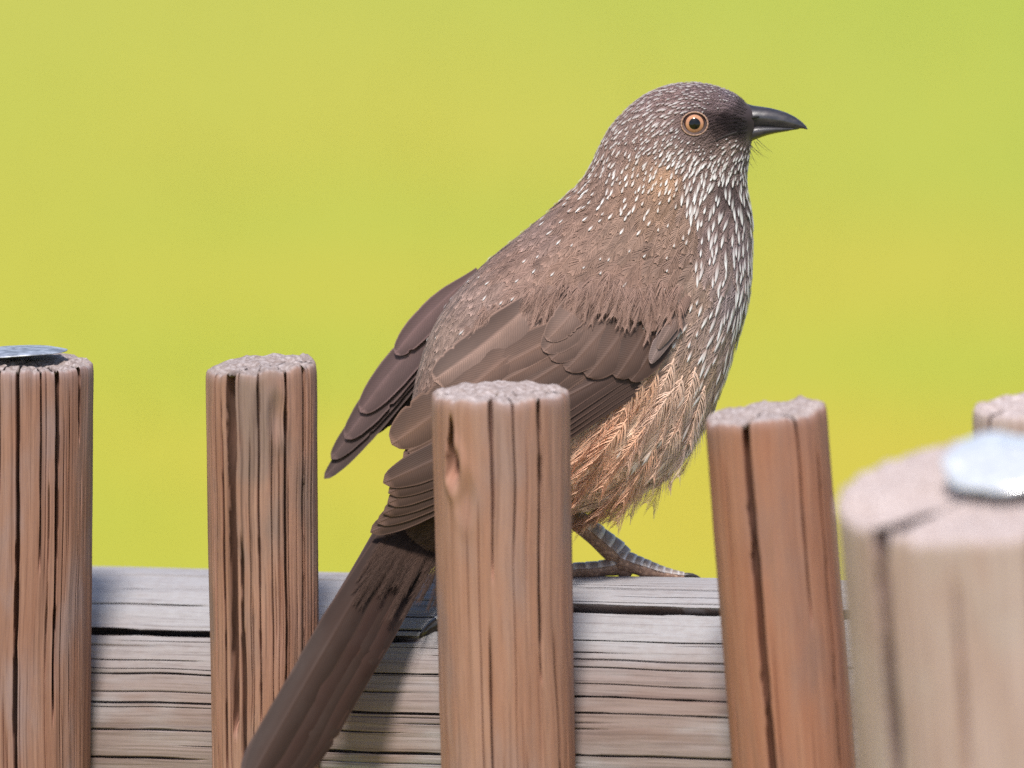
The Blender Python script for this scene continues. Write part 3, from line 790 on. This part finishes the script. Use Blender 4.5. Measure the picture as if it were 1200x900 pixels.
wc += [(505, 440, -112), (470, 510, -112), (445, 560, -112), (432, 622, -112), (510, 580, -122), (540, 400, -96)]
DW = tps(wc)

def vane(name, base, tip, Wd, bend, doff, dfn, colr, parent=None, lead=.42, ptip=.55, fringe=.5, dark_side=0, crown=2.0, notch=2, roll=0.0, shaftc=.5, sbase=.45, seed=0, curl=0.0, ramp=.85):
    """one stiff feather: pixel base/tip, width, sideways bow, layer offsets (base, tip), depth field"""
    rg = np.random.default_rng(seed + int(base[0] * 7 + tip[1]))
    nr_ = 32; xs_ = np.array([-1, -.97, -.92, -.88, -.7, -.45, -.2, -.05, 0, .05, .2, .45, .7, .88, .92, .97, 1.0]); ncx = len(xs_)
    t = np.concatenate([np.linspace(0, .7, 14, endpoint=False), np.linspace(.7, 1, 18)])
    b = np.array(base, float); e = np.array(tip, float); ax_ = e - b; L = np.linalg.norm(ax_); ax_ /= L; nn_ = np.array([-ax_[1], ax_[0]])
    cen = b + ax_ * (t * L)[:, None] + nn_ * (bend * 4 * t * (1 - t))[:, None]
    wt = (sbase + (1 - sbase) * smooth(0, .45, t)) * np.clip(1 - ((np.clip(t - ptip, 0, 1)) / (1.0001 - ptip)) ** 2.4, 0, 1) ** .5
    wl = wt * Wd * lead; wr = wt * Wd * (1 - lead)
    X = np.where(xs_[None] < 0, xs_[None] * wl[:, None], xs_[None] * wr[:, None])
    ex = (vn(t * 24, 1.1, seed + int(tip[0])) - .5) * .05
    X = X * (1 + ex[:, None] * (np.abs(xs_)[None] > .9))
    for _ in range(notch):
        tn = rg.uniform(.45, .93); sg = rg.choice([-1, 1]); k = np.argmin(np.abs(t - tn))
        msk = (np.sign(xs_) == sg) & (np.abs(xs_) > .7)
        X[k, msk] *= rg.uniform(.84, .93)
    px = cen[:, None, :] + nn_[None, None, :] * X[..., None]
    # barb sweep: trailing edge of each row leans to the tip
    d_ = dfn(px.reshape(-1, 2)).reshape(nr_, ncx)
    o_ = doff[0] + (doff[1] - doff[0]) * smooth(0, ramp, t)
    d_ = d_ + o_[:, None] + crown * (xs_[None] ** 2) * wt[:, None] - .9 * (np.abs(xs_)[None] < .03) * (1 - .6 * t[:, None]) + roll * X + curl * (t[:, None] ** 3)
    d_ = d_ + .8 * (vn(t[:, None] * 7, xs_[None] * 2, seed + int(tip[1])) - .5)
    colr = np.asarray(colr, float)
    a = np.abs(xs_)[None, :]
    cv = np.ones((nr_, ncx)) * (1 + .0 * t[:, None])
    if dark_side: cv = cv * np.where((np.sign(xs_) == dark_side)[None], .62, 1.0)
    fr = np.maximum(smooth(.89, .95, a) * np.ones((nr_, 1)), smooth(.965, .985, t)[:, None])
    cv = cv * (1.06 - .34 * smooth(.1, .82, a)) + 2.2 * fringe * fr
    cv = np.where(a < .07, 1 + .9 * shaftc, cv)
    Cc = colr[None, None] * cv[..., None]
    uv = np.stack([X / 10, np.repeat((t * L / 10)[:, None], ncx, 1)], -1)
    return obj(name, W(np.concatenate([px, d_[..., None]], -1).reshape(-1, 3)), grid_quads(nr_, ncx), M_VANE, parent, col=Cc.reshape(-1, 3), uv=uv.reshape(-1, 2))

WG = .63
K = lambda r, g, b: lin(np.array([r, g, b], float)) * WG * np.array([1.0, .97, .91])
# near wing, lowest layer first
wing = bird
prim = [((742,458),(434,624),34,-3),((746,450),(442,613),34,-3),((748,443),(449,602),34,-3),((748,436),(454,590),36,-3),((748,429),(455,578),38,-3),((746,421),(449,566),42,-4)]
for i, (b, e, wd, bd) in enumerate(prim):
    vane('primary_feather', b, e, wd, bd, (6 - i * 1.6, 2 - i * 2.6), DW, K(94, 73, 66) * (1 + .08 * (i % 2)), bird, lead=.5, ptip=.75, fringe=.45, seed=i, crown=1.5, notch=1)
secs = [((748,404),(470,552),44,-4),((738,392),(472,540),44,-4),((722,384),(478,530),46,-4)]
for i, (b, e, wd, bd) in enumerate(secs):
    vane('secondary_feather', b, e, wd, bd, (2 - i, -4 - i * 1.6), DW, K(112, 88, 78), bird, ramp=.3, lead=.5, ptip=.72, fringe=.4, seed=10 + i)
vane('tertial_feather', (640,378), (459,521), 56, -5, (2, -8.5), DW, K(124, 97, 86), bird, ramp=.3, lead=.46, ptip=.70, fringe=.32, seed=20)
vane('secondary_feather', (716,372), (560,462), 44, -3, (2, -7.5), DW, K(122, 96, 85), bird, ramp=.3, lead=.5, ptip=.6, fringe=.35, seed=21)
vane('secondary_feather', (700,366), (540,452), 46, -3, (2, -8.2), DW, K(126, 99, 88), bird, ramp=.3, lead=.5, ptip=.6, fringe=.35, seed=22)
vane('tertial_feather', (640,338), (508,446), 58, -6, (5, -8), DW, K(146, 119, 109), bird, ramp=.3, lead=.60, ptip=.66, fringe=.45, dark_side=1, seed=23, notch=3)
gcov = [((696,326),(641,399),36),((710,330),(637,412),44),((724,334),(646,422),46),((740,338),(663,434),50),((758,342),(688,442),52),((774,350),(722,443),46),((788,360),(740,447),36)]
for i, (b, e, wd) in enumerate(reversed(gcov)):
    vane('greater_covert', b, e, wd, -4, (8, -4 - i * 1.3), DW, K(92 + 8 * i, 70 + 7.2 * i, 61 + 7 * i), bird, ramp=.8, lead=.5, ptip=.48, fringe=.27, seed=30 + i, crown=1.6, shaftc=.34, notch=4)
vane('greater_covert', (694,322), (634,394), 40, -4, (6, -3), DW, K(128, 101, 91), bird, ramp=.6, lead=.5, ptip=.62, fringe=.2, seed=29)
vane('alula_feather', (818,356), (762,426), 22, 5, (8, -9), DW, K(146, 126, 122), bird, lead=.45, ptip=.35, fringe=.3, seed=40, shaftc=.2)
vane('alula_feather', (814,354), (771,409), 16, 4, (8, -11), DW, K(146, 122, 114), bird, lead=.5, ptip=.35, fringe=.3, seed=41, shaftc=.2)
mcov = [((690,306),(667,369),34),((712,306),(692,360),32),((724,304),(708,367),34),((742,308),(722,374),34),((756,306),(745,380),36),((775,306),(764,386),38),((786,310),(778,377),32),((803,312),(798,372),26),((734,300),(730,362),28),((700,300),(680,356),30)]
KM = lambda r, g, b: lin(np.array([r, g, b], float)) * FG * 1.04
for i, (b, e, wd) in enumerate((((690,318),(668,366),34),((640,300),(612,374),34),((668,304),(640,364),34),((600,326),(572,386),28),((622,312),(590,379),30),((655,300),(626,364),32),((584,342),(556,402),24),((566,358),(540,420),22))):
    vane('scapular_feather', b, e, wd, -3, (11, -2.4 - (i % 3) * .5), DW, KM(146, 117, 104) * (1 + .07 * math.sin(i * 3.3)), bird, ptip=.32, fringe=.12, seed=60 + i, crown=1.5, shaftc=.15, ramp=1.0, notch=4)
for i, (b, e, wd) in enumerate(mcov):
    vane('median_covert', (b[0] + 3, b[1] - 6), (e[0] + 2 * math.sin(i * 2.3), e[1] + 3 * math.sin(i * 4.1)), wd * (.86 + .12 * math.sin(i * 7.7)), -2, (11, -2.0 - (i % 3) * .8), DW, KM(144, 114, 101) * (1 + .08 * math.sin(i * 5.1)), bird, ptip=.38, fringe=.12, seed=50 + i, crown=1.2, shaftc=.3, ramp=1.0, notch=4)

for k in range(64):      # loose hair-like edges of the shoulder feathers
    t = k / 63 + rng.normal(0, .012)
    ex = np.interp(t, [0, .2, .4, .6, .8, 1], [548, 592, 640, 690, 745, 800]) + rng.normal(0, 3); ey = np.interp(t, [0, .2, .4, .6, .8, 1], [404, 384, 372, 370, 382, 376]) + rng.normal(0, 8)
    ln = rng.uniform(34, 62); a = np.interp(t, [0, .3, .6, 1], [2.15, 2.05, 1.80, 1.62]) + rng.normal(0, .10)
    b = (ex - math.cos(a) * ln, ey - math.sin(a) * ln)
    Vf, Qf, Cf = wisp(b, (ex, ey), rng.uniform(11, 20), 0.0, KM(143, 114, 101) * rng.uniform(.86, 1.14), rng.uniform(-3, 3), fill=.85, sw=1.15)
    tt_ = np.clip(np.linalg.norm(Vf[:, :2] - np.array(b), axis=1) / ln, 0, 1.05)
    Vf[:, 2] = Vf[:, 2] * .2 + DW(Vf[:, :2]) + 6 - 12.5 * smooth(0, .7, tt_)
    obj('scapular_feather', W(Vf), Qf, M_PLUME, bird, col=Cf)

# far wing beyond the back, its upper face turned up and to the left
def DF(xy):
    xy = np.asarray(xy).reshape(-1, 2)
    line = (xy[:, 0] - 540) * .60 - (xy[:, 1] - 345) * -.0
    nrm = -(xy[:, 0] - 540) * .80 - (xy[:, 1] - 345) * .60      # distance to the upper left of the back line
    along = -(xy[:, 0] - 540) * .60 + (xy[:, 1] - 345) * .80
    return 12 + .25 * along * .4 + .55 * np.clip(nrm, -60, 60)
fw = [((556,352),(380,561),26,0,.1),((556,346),(388,538),32,2,.12),((555,341),(404,514),36,4,.18),((556,335),(422,483),38,5,.24),((562,318),(463,415),30,5,.3)]
for i, (b, e, wd, bd, fr) in enumerate(fw):
    vane('far_wing_feather', b, e, wd, bd, (14 - 4 * i, 12 - 5 * i), DF, K(100 + 5 * i, 84 + 3 * i, 84 + 3 * i), bird, lead=.55, ptip=.62, fringe=fr + .15, seed=70 + i, crown=1.2, notch=2)
for i, (b, e, wd) in enumerate((((560,372),(452,500),20),((556,366),(440,508),22),((552,362),(428,517),22))):
    vane('far_wing_feather', b, e, wd, 1, (26 - i * 2, 26 - i * 3), DF, K(72, 58, 56), bird, ptip=.7, fringe=.3, seed=80 + i)

# tail
def DT(xy):
    xy = np.asarray(xy).reshape(-1, 2)
    al = (-(xy[:, 0] - 478) * .53 + (xy[:, 1] - 610) * .848)
    ac = (xy[:, 0] - 478) * .848 + (xy[:, 1] - 610) * .53
    return -52 - np.where(al < 160, 1.0 * al, 160 + .62 * (al - 160)) + .10 * ac + .0016 * ac * ac
tl = [((508,640),(352,906),34,2,2),((502,640),(344,906),40,2,0),((492,626),(328,912),48,3,-3),((480,618),(309,918),48,2,-7),((468,612),(291,918),44,1,-12)]
for i, (b, e, wd, bd, off) in enumerate(tl):
    vane('tail_feather', b, e, wd, bd, (off + 4, off), DT, K(72 + 4 * (i % 2), 55, 49), bird, lead=.5, ptip=.80, fringe=.34, seed=90 + i, crown=6, notch=2, sbase=.7, shaftc=.3)
vane('tail_feather', (460,612), (286,912), 40, -1, (0, -6), DT, K(80, 65, 63), bird, lead=.6, ptip=.86, fringe=.4, seed=97, crown=4, sbase=.9)
for k in range(70):
    t = rng.random(); q_ = rng.random()
    b = np.array([np.interp(t, [0, 1], [486, 546]), np.interp(t, [0, 1], [584, 614])]) + rng.normal(0, 5, 2)
    ln = rng.uniform(50, 165) * (1 - .35 * t); a = 2.13 + rng.normal(0, .05) - .10 * t
    e = b + ln * np.array([math.cos(a), math.sin(a)])
    if (e[0] - 432) * .848 + (e[1] - 630) * .53 < 8: continue
    Vf, Qf, Cf = wisp(b, e, rng.uniform(8, 14), 0, K(80, 62, 55) * rng.uniform(.82, 1.15), rng.uniform(-3, 3), fill=.8, sw=1.6)
    Vf[:, 2] = Vf[:, 2] * .2 + DT(Vf[:, :2]) - 11.6 - 2.2 * q_ + 8 * smooth(.35, 0, np.linalg.norm(Vf[:, :2] - b, axis=1) / ln)
    obj('tail_covert', W(Vf), Qf, M_PLUME, bird, col=Cf)

# ---- beak
mb = NT('beak_horn'); pos = mb.n('ShaderNodeTexCoord').outputs['Object']; nb_ = mb.noise(pos, 900, 4, .6, (.4, 1, 1))
mb.l(mb.mix(mb.ramp(nb_, .4, .7), (.022, .02, .024), (.05, .042, .045)), mb.b.inputs['Base Color']); mb.b.inputs['Roughness'].default_value = .34
mb.b.inputs['Specular IOR Level'].default_value = .6; mb.bump(nb_, .25, .0002)
def mandible(name, top, bot, hw, cd, ridge):
    n = 40; u = np.linspace(0, 1, n); ku = np.linspace(0, 1, len(top))
    I = lambda a, c: np.interp(u, ku, np.array(a, float)[:, c])
    tx, ty, bx_, by_ = I(top, 0), I(top, 1), I(bot, 0), I(bot, 1); hwv = np.interp(u, ku, hw)
    nth = 28; th = np.arange(nth) * 2 * math.pi / nth
    V = []
    for i in range(n):
        c_, s_ = np.cos(th), np.sin(th)
        cc = np.sign(c_) * np.abs(c_) ** ridge
        V.append(np.stack([(tx[i] + bx_[i]) / 2 + cc * (tx[i] - bx_[i]) / 2, (ty[i] + by_[i]) / 2 + cc * (ty[i] - by_[i]) / 2, cd - hwv[i] * s_], -1))
    V.append(V[-1].mean(0)[None]); nV = n * nth
    j = np.arange(nth); T_ = np.stack([np.full(nth, nV), (n - 1) * nth + j, (n - 1) * nth + (j + 1) % nth], -1)
    return obj(name, W(np.concatenate(V)), grid_quads(n, nth, True), mb.m, bird, T=T_)
up = mandible('upper_mandible', [(868,119),(882,123.5),(893,125),(903,126.6),(913,129),(922,132),(931,136.5),(939,142),(944.5,147.5),(946.5,151.2)],
         [(846,160),(860,154.5),(874,151),(888,150.2),(900,150.6),(911,151.2),(922,151.4),(932,150.8),(941,150.8),(946,152)], [13, 14, 13.5, 12.5, 11, 9.5, 7.5, 5.4, 3, .8], 5, 1.25)
mandible('lower_mandible', [(846,157),(862,151),(876,147),(888,146),(899,146.5),(909,147.4),(918,148.4),(926,149),(932,149.4),(936,150)],
         [(862,176),(872,170),(881,165.4),(890,161.8),(899,158.6),(908,156.4),(917,154.8),(925,153.4),(931,152.2),(936,151.4)], [12.5, 13, 12.5, 11.4, 10, 8.4, 6.6, 4.6, 2.6, .8], 5, 1.0)
# gape: soft fold from the corner of the beak to below the eye
mg = NT('dark_skin'); mg.b.inputs['Base Color'].default_value = (.02, .014, .013, 1); mg.b.inputs['Roughness'].default_value = .85
def tube(name, pts, rad, mat, parent, nth=10, colf=None, cap=True, smooth_=True):
    pts = np.array(pts, float); n = len(pts); rad = np.broadcast_to(np.array(rad, float), (n,))
    tg = np.gradient(pts, axis=0); tg /= np.linalg.norm(tg, axis=1, keepdims=True) + 1e-9
    ref = np.array([0, 0, 1.0]); V = []
    for i in range(n):
        a = np.cross(tg[i], ref); 
        if np.linalg.norm(a) < .1: a = np.cross(tg[i], (0, 1.0, 0))
        a /= np.linalg.norm(a); b = np.cross(tg[i], a)
        th = np.arange(nth) * 2 * math.pi / nth
        V.append(pts[i] + rad[i] * (np.cos(th)[:, None] * a + np.sin(th)[:, None] * b))
    V += [pts[0][None], pts[-1][None]]; V = np.concatenate(V); nV = n * nth; j = np.arange(nth); j2 = (j + 1) % nth
    T_ = np.concatenate([np.stack([np.full(nth, nV), j2, j], -1), np.stack([np.full(nth, nV + 1), (n - 1) * nth + j, (n - 1) * nth + j2], -1)])
    return obj(name, W(V), grid_quads(n, nth, True), mat, parent, T=T_)
def spl(P, n):
    P = np.array(P, float); m_ = len(P) - 1; x = np.linspace(0, m_, n); i = np.minimum(x.astype(int), m_ - 1); f = (x - i)[:, None]
    g = lambda k: P[np.clip(k, 0, m_)]
    return .5 * (2 * g(i) + (g(i + 1) - g(i - 1)) * f + (2 * g(i - 1) - 5 * g(i) + 4 * g(i + 1) - g(i + 2)) * f * f + (3 * g(i) - g(i - 1) - 3 * g(i + 1) + g(i + 2)) * f ** 3)
gp = []
for (x, y) in ((831, 168), (838, 165), (846, 161), (855, 157.5), (863, 155)):
    d_ = surf_d(x, y); gp.append((x, y, (d_ if d_ is not None else -8) - 1.2))
tube('gape', spl(gp, 14), np.interp(np.linspace(0, 1, 14), [0, .4, 1], [.4, .9, 1.3]), mg.m, bird)
mk = NT('nostril_painted_shade'); mk.b.inputs['Base Color'].default_value = (.006, .005, .005, 1); mk.b.inputs['Roughness'].default_value = .8  # near-black colour paints the shade of a recess on a raised bead
no = tube('nostril', spl([(878, 138, -10.4), (884, 137.2, -9.6), (890, 136.6, -8.4)], 8), [.3, 1.1, 1.5, 1.7, 1.7, 1.5, 1.0, .3], mk.m, bird)

# ---- eye
de = surf_d(*EYE)
mi = NT('eye_surface'); mi.l(mi.attr('Col', 'Color'), mi.b.inputs['Base Color']); mi.b.inputs['Roughness'].default_value = .12; mi.b.inputs['Specular IOR Level'].default_value = .1
mi.b.inputs['Coat Weight'].default_value = .5; mi.b.inputs['Coat Roughness'].default_value = .03
re = 15.5; ce = np.array([EYE[0], EYE[1], de + re - 5.5])
nph = 60; ph = np.arange(nph) * 2 * math.pi / nph
rr = np.array([.01, 3, 5.4, 6.6, 6.8, 7.5, 8.6, 9.4, 10.2, 10.4, 10.7, 12.6, 13.4, 14.3, 15.0, 15.4])
V = []; Cc = []
iris, dk, pup = srgb(172, 124, 94), srgb(62, 42, 38), np.array([.004, .004, .004])
for q in rr:
    V.append(np.stack([ce[0] + q * np.cos(ph), ce[1] + q * np.sin(ph), np.full(nph, ce[2] - math.sqrt(max(re * re - q * q, 0)))], -1))
    base = pup if q < 6.7 else iris * .72 if q < 7.2 else iris if q < 10.5 else dk
    jj = 1 + (.16 * (vn(ph * 9, q, 2) - .5) if 6.2 < q < 10.7 else 0 * ph)
    Cc.append(base[None] * np.broadcast_to(jj, (nph,))[:, None])
for far in (0, 1):       # the same eye on the other side of the head
    Ve = np.concatenate(V); Ve = Ve * np.array([1, 1, -1]) + np.array([0, 0, 10]) if far else Ve
    obj('eye', W(Ve), grid_quads(len(rr), nph, True), mi.m, bird, col=np.concatenate(Cc))
# fleshy ring of beaded skin round the eye
mr = NT('eye_ring_skin'); mr.l(mr.attr('Col', 'Color'), mr.b.inputs['Base Color']); mr.b.inputs['Roughness'].default_value = .5
nt_ = 12; tau = np.arange(nt_) * 2 * math.pi / nt_; nph = 96; ph = np.arange(nph) * 2 * math.pi / nph
V = []; Cc = []
for p_ in ph:
    bead = .25 * math.sin(p_ * 24) + .2 * (vn(p_ * 6, 1, 4) - .5)
    rm, rt = 14.6 + .4 * math.cos(2 * p_), 1.15 + bead * .8
    rad = rm + rt * np.cos(tau)
    dd = surf_d(EYE[0] + 15 * math.cos(p_), EYE[1] + 14 * math.sin(p_)) 
    dd = de if dd is None else .5 * dd + .5 * de
    V.append(np.stack([EYE[0] + rad * math.cos(p_) * 1.02, EYE[1] + rad * math.sin(p_) * .95, dd - 1.6 - rt * np.sin(tau)], -1))
    cc = srgb(142, 110, 92) * (.8 + .3 * vn(p_ * 8, 3, 1))
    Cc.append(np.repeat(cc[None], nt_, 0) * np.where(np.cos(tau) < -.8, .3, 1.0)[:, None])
for far in (0, 1):
    Ve = np.concatenate(V); Ve = Ve * np.array([1, 1, -1]) + np.array([0, 0, 10]) if far else Ve
    obj('eye_ring', W(Ve), np.concatenate([grid_quads(nph, nt_, True), np.stack([(nph - 1) * nt_ + np.arange(nt_), (nph - 1) * nt_ + (np.arange(nt_) + 1) % nt_, (np.arange(nt_) + 1) % nt_, np.arange(nt_)], -1)]), mr.m, bird, col=np.concatenate(Cc))

# ---- rictal bristles and chin hairs
hv, hq, n = [], [], 0
for k in range(14):
    x0 = rng.uniform(868, 888); y0 = np.interp(x0, [868, 888], [176, 162]) + rng.uniform(-1, 3); ln = rng.uniform(10, 26); a = rng.uniform(.5, 1.35); zz = rng.uniform(-9, 6)
    for s_ in range(4):
        t = s_ / 3; wv = .3 * (1 - t) + .06
        cx_, cy_ = x0 + math.cos(a) * ln * t + 3 * t * t, y0 + math.sin(a) * ln * t
        hv += [(cx_ - wv * math.sin(a), cy_ + wv * math.cos(a), zz - 3 * t), (cx_ + wv * math.sin(a), cy_ - wv * math.cos(a), zz - 3 * t)]
    for s_ in range(3): hq.append((n + 2 * s_, n + 2 * s_ + 1, n + 2 * s_ + 3, n + 2 * s_ + 2))
    n += 8
o = obj('bristles', W(hv), hq, mg.m, bird); o['kind'] = 'stuff'

# ---- legs
ml = NT('leg_skin'); pos = ml.n('ShaderNodeTexCoord').outputs['Object']
vor = ml.n('ShaderNodeTexVoronoi'); vor.inputs['Scale'].default_value = 900; ml.l(pos, vor.inputs['Vector'])
ml.l(ml.mix(ml.ramp(vor.outputs['Distance'], .1, .6), (.46, .29, .20), (.26, .155, .11)), ml.b.inputs['Base Color']); ml.b.inputs['Roughness'].default_value = .5
ml.bump(vor.outputs['Distance'], .6, .0003)
ms = NT('scute_horn'); pos = ms.n('ShaderNodeTexCoord').outputs['Object']
ms.l(ms.mix(ms.ramp(ms.noise(pos, 500, 3, .6), .35, .75, 0, .5), ms.attr('Col', 'Color'), (.30, .25, .23)), ms.b.inputs['Base Color']); ms.b.inputs['Roughness'].default_value = .33
ms.b.inputs['Specular IOR Level'].default_value = .55
mc = NT('claw_horn'); mc.b.inputs['Base Color'].default_value = (.03, .024, .022, 1); mc.b.inputs['Roughness'].default_value = .28

def scutes(path, rad, n, a0, a1, parent, upv=(0, -1.0, 0)):
    """overlapping horn plates along the top of a toe or shank"""
    path = spl(path, 60); seg = np.linspace(0, 1, n + 1); u = np.linspace(0, 1, 60)
    rad = np.interp(u, np.linspace(0, 1, len(rad)), rad)
    at = lambda t: np.array([np.interp(t, u, path[:, c_]) for c_ in range(3)])
    for k in range(n):
        rows_ = np.linspace(seg[k], min(1, seg[k + 1] + .012), 5); V = []
        for ri, t in enumerate(rows_):
            p = at(t); tg = at(min(1, t + .02)) - at(max(0, t - .02)); tg /= np.linalg.norm(tg)
            upn = np.array(upv) - tg * np.dot(upv, tg); upn /= np.linalg.norm(upn); sdv = np.cross(tg, upn)
            r_ = np.interp(t, u, rad) * (1.03 + .10 * math.sin(math.pi * min(1, ri / 4 * .85 + .15)) + (.06 if ri == 3 else 0) - (.07 if ri == 4 else 0))
            aa = np.linspace(a0, a1, 11)
            V.append(p + r_ * (np.cos(aa)[:, None] * upn + np.sin(aa)[:, None] * sdv))
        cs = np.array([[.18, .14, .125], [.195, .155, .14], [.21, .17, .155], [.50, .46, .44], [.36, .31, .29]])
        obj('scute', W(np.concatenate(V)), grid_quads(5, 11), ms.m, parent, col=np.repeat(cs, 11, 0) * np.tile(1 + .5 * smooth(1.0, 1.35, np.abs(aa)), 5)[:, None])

def toe(path, rad, parent, ns):
    P = spl(path, 30); u = np.linspace(0, 1, 30); r_ = np.interp(u, np.linspace(0, 1, len(rad)), rad)
    r2 = r_ * (1 + .10 * np.sin(u * math.pi * 6))
    o = tube('toe', P, r2, ml.m, parent, nth=16)
    scutes(path, np.array(rad), ns, -1.35, 1.35, o)
    return o
def claw(path, r0, parent):
    P = spl(path, 14); tube('claw', P, np.linspace(1, .06, 14) ** .7 * r0, mc.m, parent, nth=12)

def leg_part(pts, rad):
    return tube('leg', spl(pts, 40), np.interp(np.linspace(0, 1, 40), np.linspace(0, 1, len(rad)), rad), ml.m, bird, nth=18)
# visible leg
lg = leg_part([(652, 590, -15), (668, 604, 0), (688, 620, 12), (708, 637, 20), (722, 650, 24), (730, 661, 25)], [16.5, 13, 11.6, 11.6, 13, 13, 12])
scutes([(676, 611, 6), (692, 622, 13), (708, 635, 20), (721, 646, 24), (729, 655, 25)], [12.2, 11.7, 12.2, 13.2, 13], 5, -1.25, 1.25, lg, upv=(.6, -.75, -.35))
t1 = toe([(726, 656, 22), (742, 662, 20), (758, 667, 19), (774, 671.5, 18), (790, 674, 17), (802, 675, 17)], [13, 11.5, 10, 8, 5.6, 4], lg, 9)
claw([(800, 675, 17), (808, 674, 17), (816, 675.5, 17), (824, 680, 17)], 3.6, t1)
t2 = toe([(728, 662, 24), (712, 666, 22), (694, 668, 20), (676, 669, 18), (660, 671, 16), (648, 674, 14)], [10, 9.5, 9.2, 9, 8, 6], lg, 6)
claw([(650, 674, 14), (638, 672, 12), (626, 676, 8), (618, 684, 4)], 5.5, t2)
t3 = toe([(730, 662, 30), (746, 664, 44), (762, 667, 56), (776, 670, 64)], [10, 8, 6.5, 5], lg, 6)
claw([(774, 670, 63), (782, 670, 68), (790, 674, 70)], 4, t3)
tube('pad', spl([(722, 664, 22), (732, 668, 23), (741, 667, 23)], 10), [3, 7, 8.5, 9, 9, 9, 8.5, 8, 6, 2], ml.m, lg, nth=14)
# near leg behind the picket, its toes gripping the front of the log
lg2 = leg_part([(640, 600, -50), (622, 622, -62), (602, 648, -64), (584, 676, -58), (572, 698, -52), (566, 708, -50)], [16, 13, 11, 11, 12, 12, 11])
scutes([(626, 618, -60), (604, 646, -64), (586, 674, -59), (572, 698, -52)], [12, 11, 11, 12], 6, -1.6, 1.6, lg2, upv=(-.4, -.4, -.8))
def on_log(x, y, lift):
    ya = YTOP(x) + RL
    return (x, y, DLOG(x) - math.sqrt(max(RL ** 2 - (ya - y) ** 2, 0)) - lift)
t4 = toe([on_log(568, 706, 12), on_log(548, 714, 9), on_log(530, 722, 8), on_log(512, 732, 8)], [11, 9.5, 9, 8], lg2, 4)
claw([on_log(516, 730, 8), on_log(506, 735, 9), on_log(498, 741, 9), on_log(492, 747, 4)], 9.5, t4)
t5 = toe([on_log(566, 708, 12), on_log(584, 716, 9), on_log(602, 728, 8), on_log(618, 742, 8)], [11, 9, 8, 6], lg2, 5)
claw([on_log(616, 740, 8), on_log(624, 750, 8), on_log(628, 760, 3)], 5.5, t5)
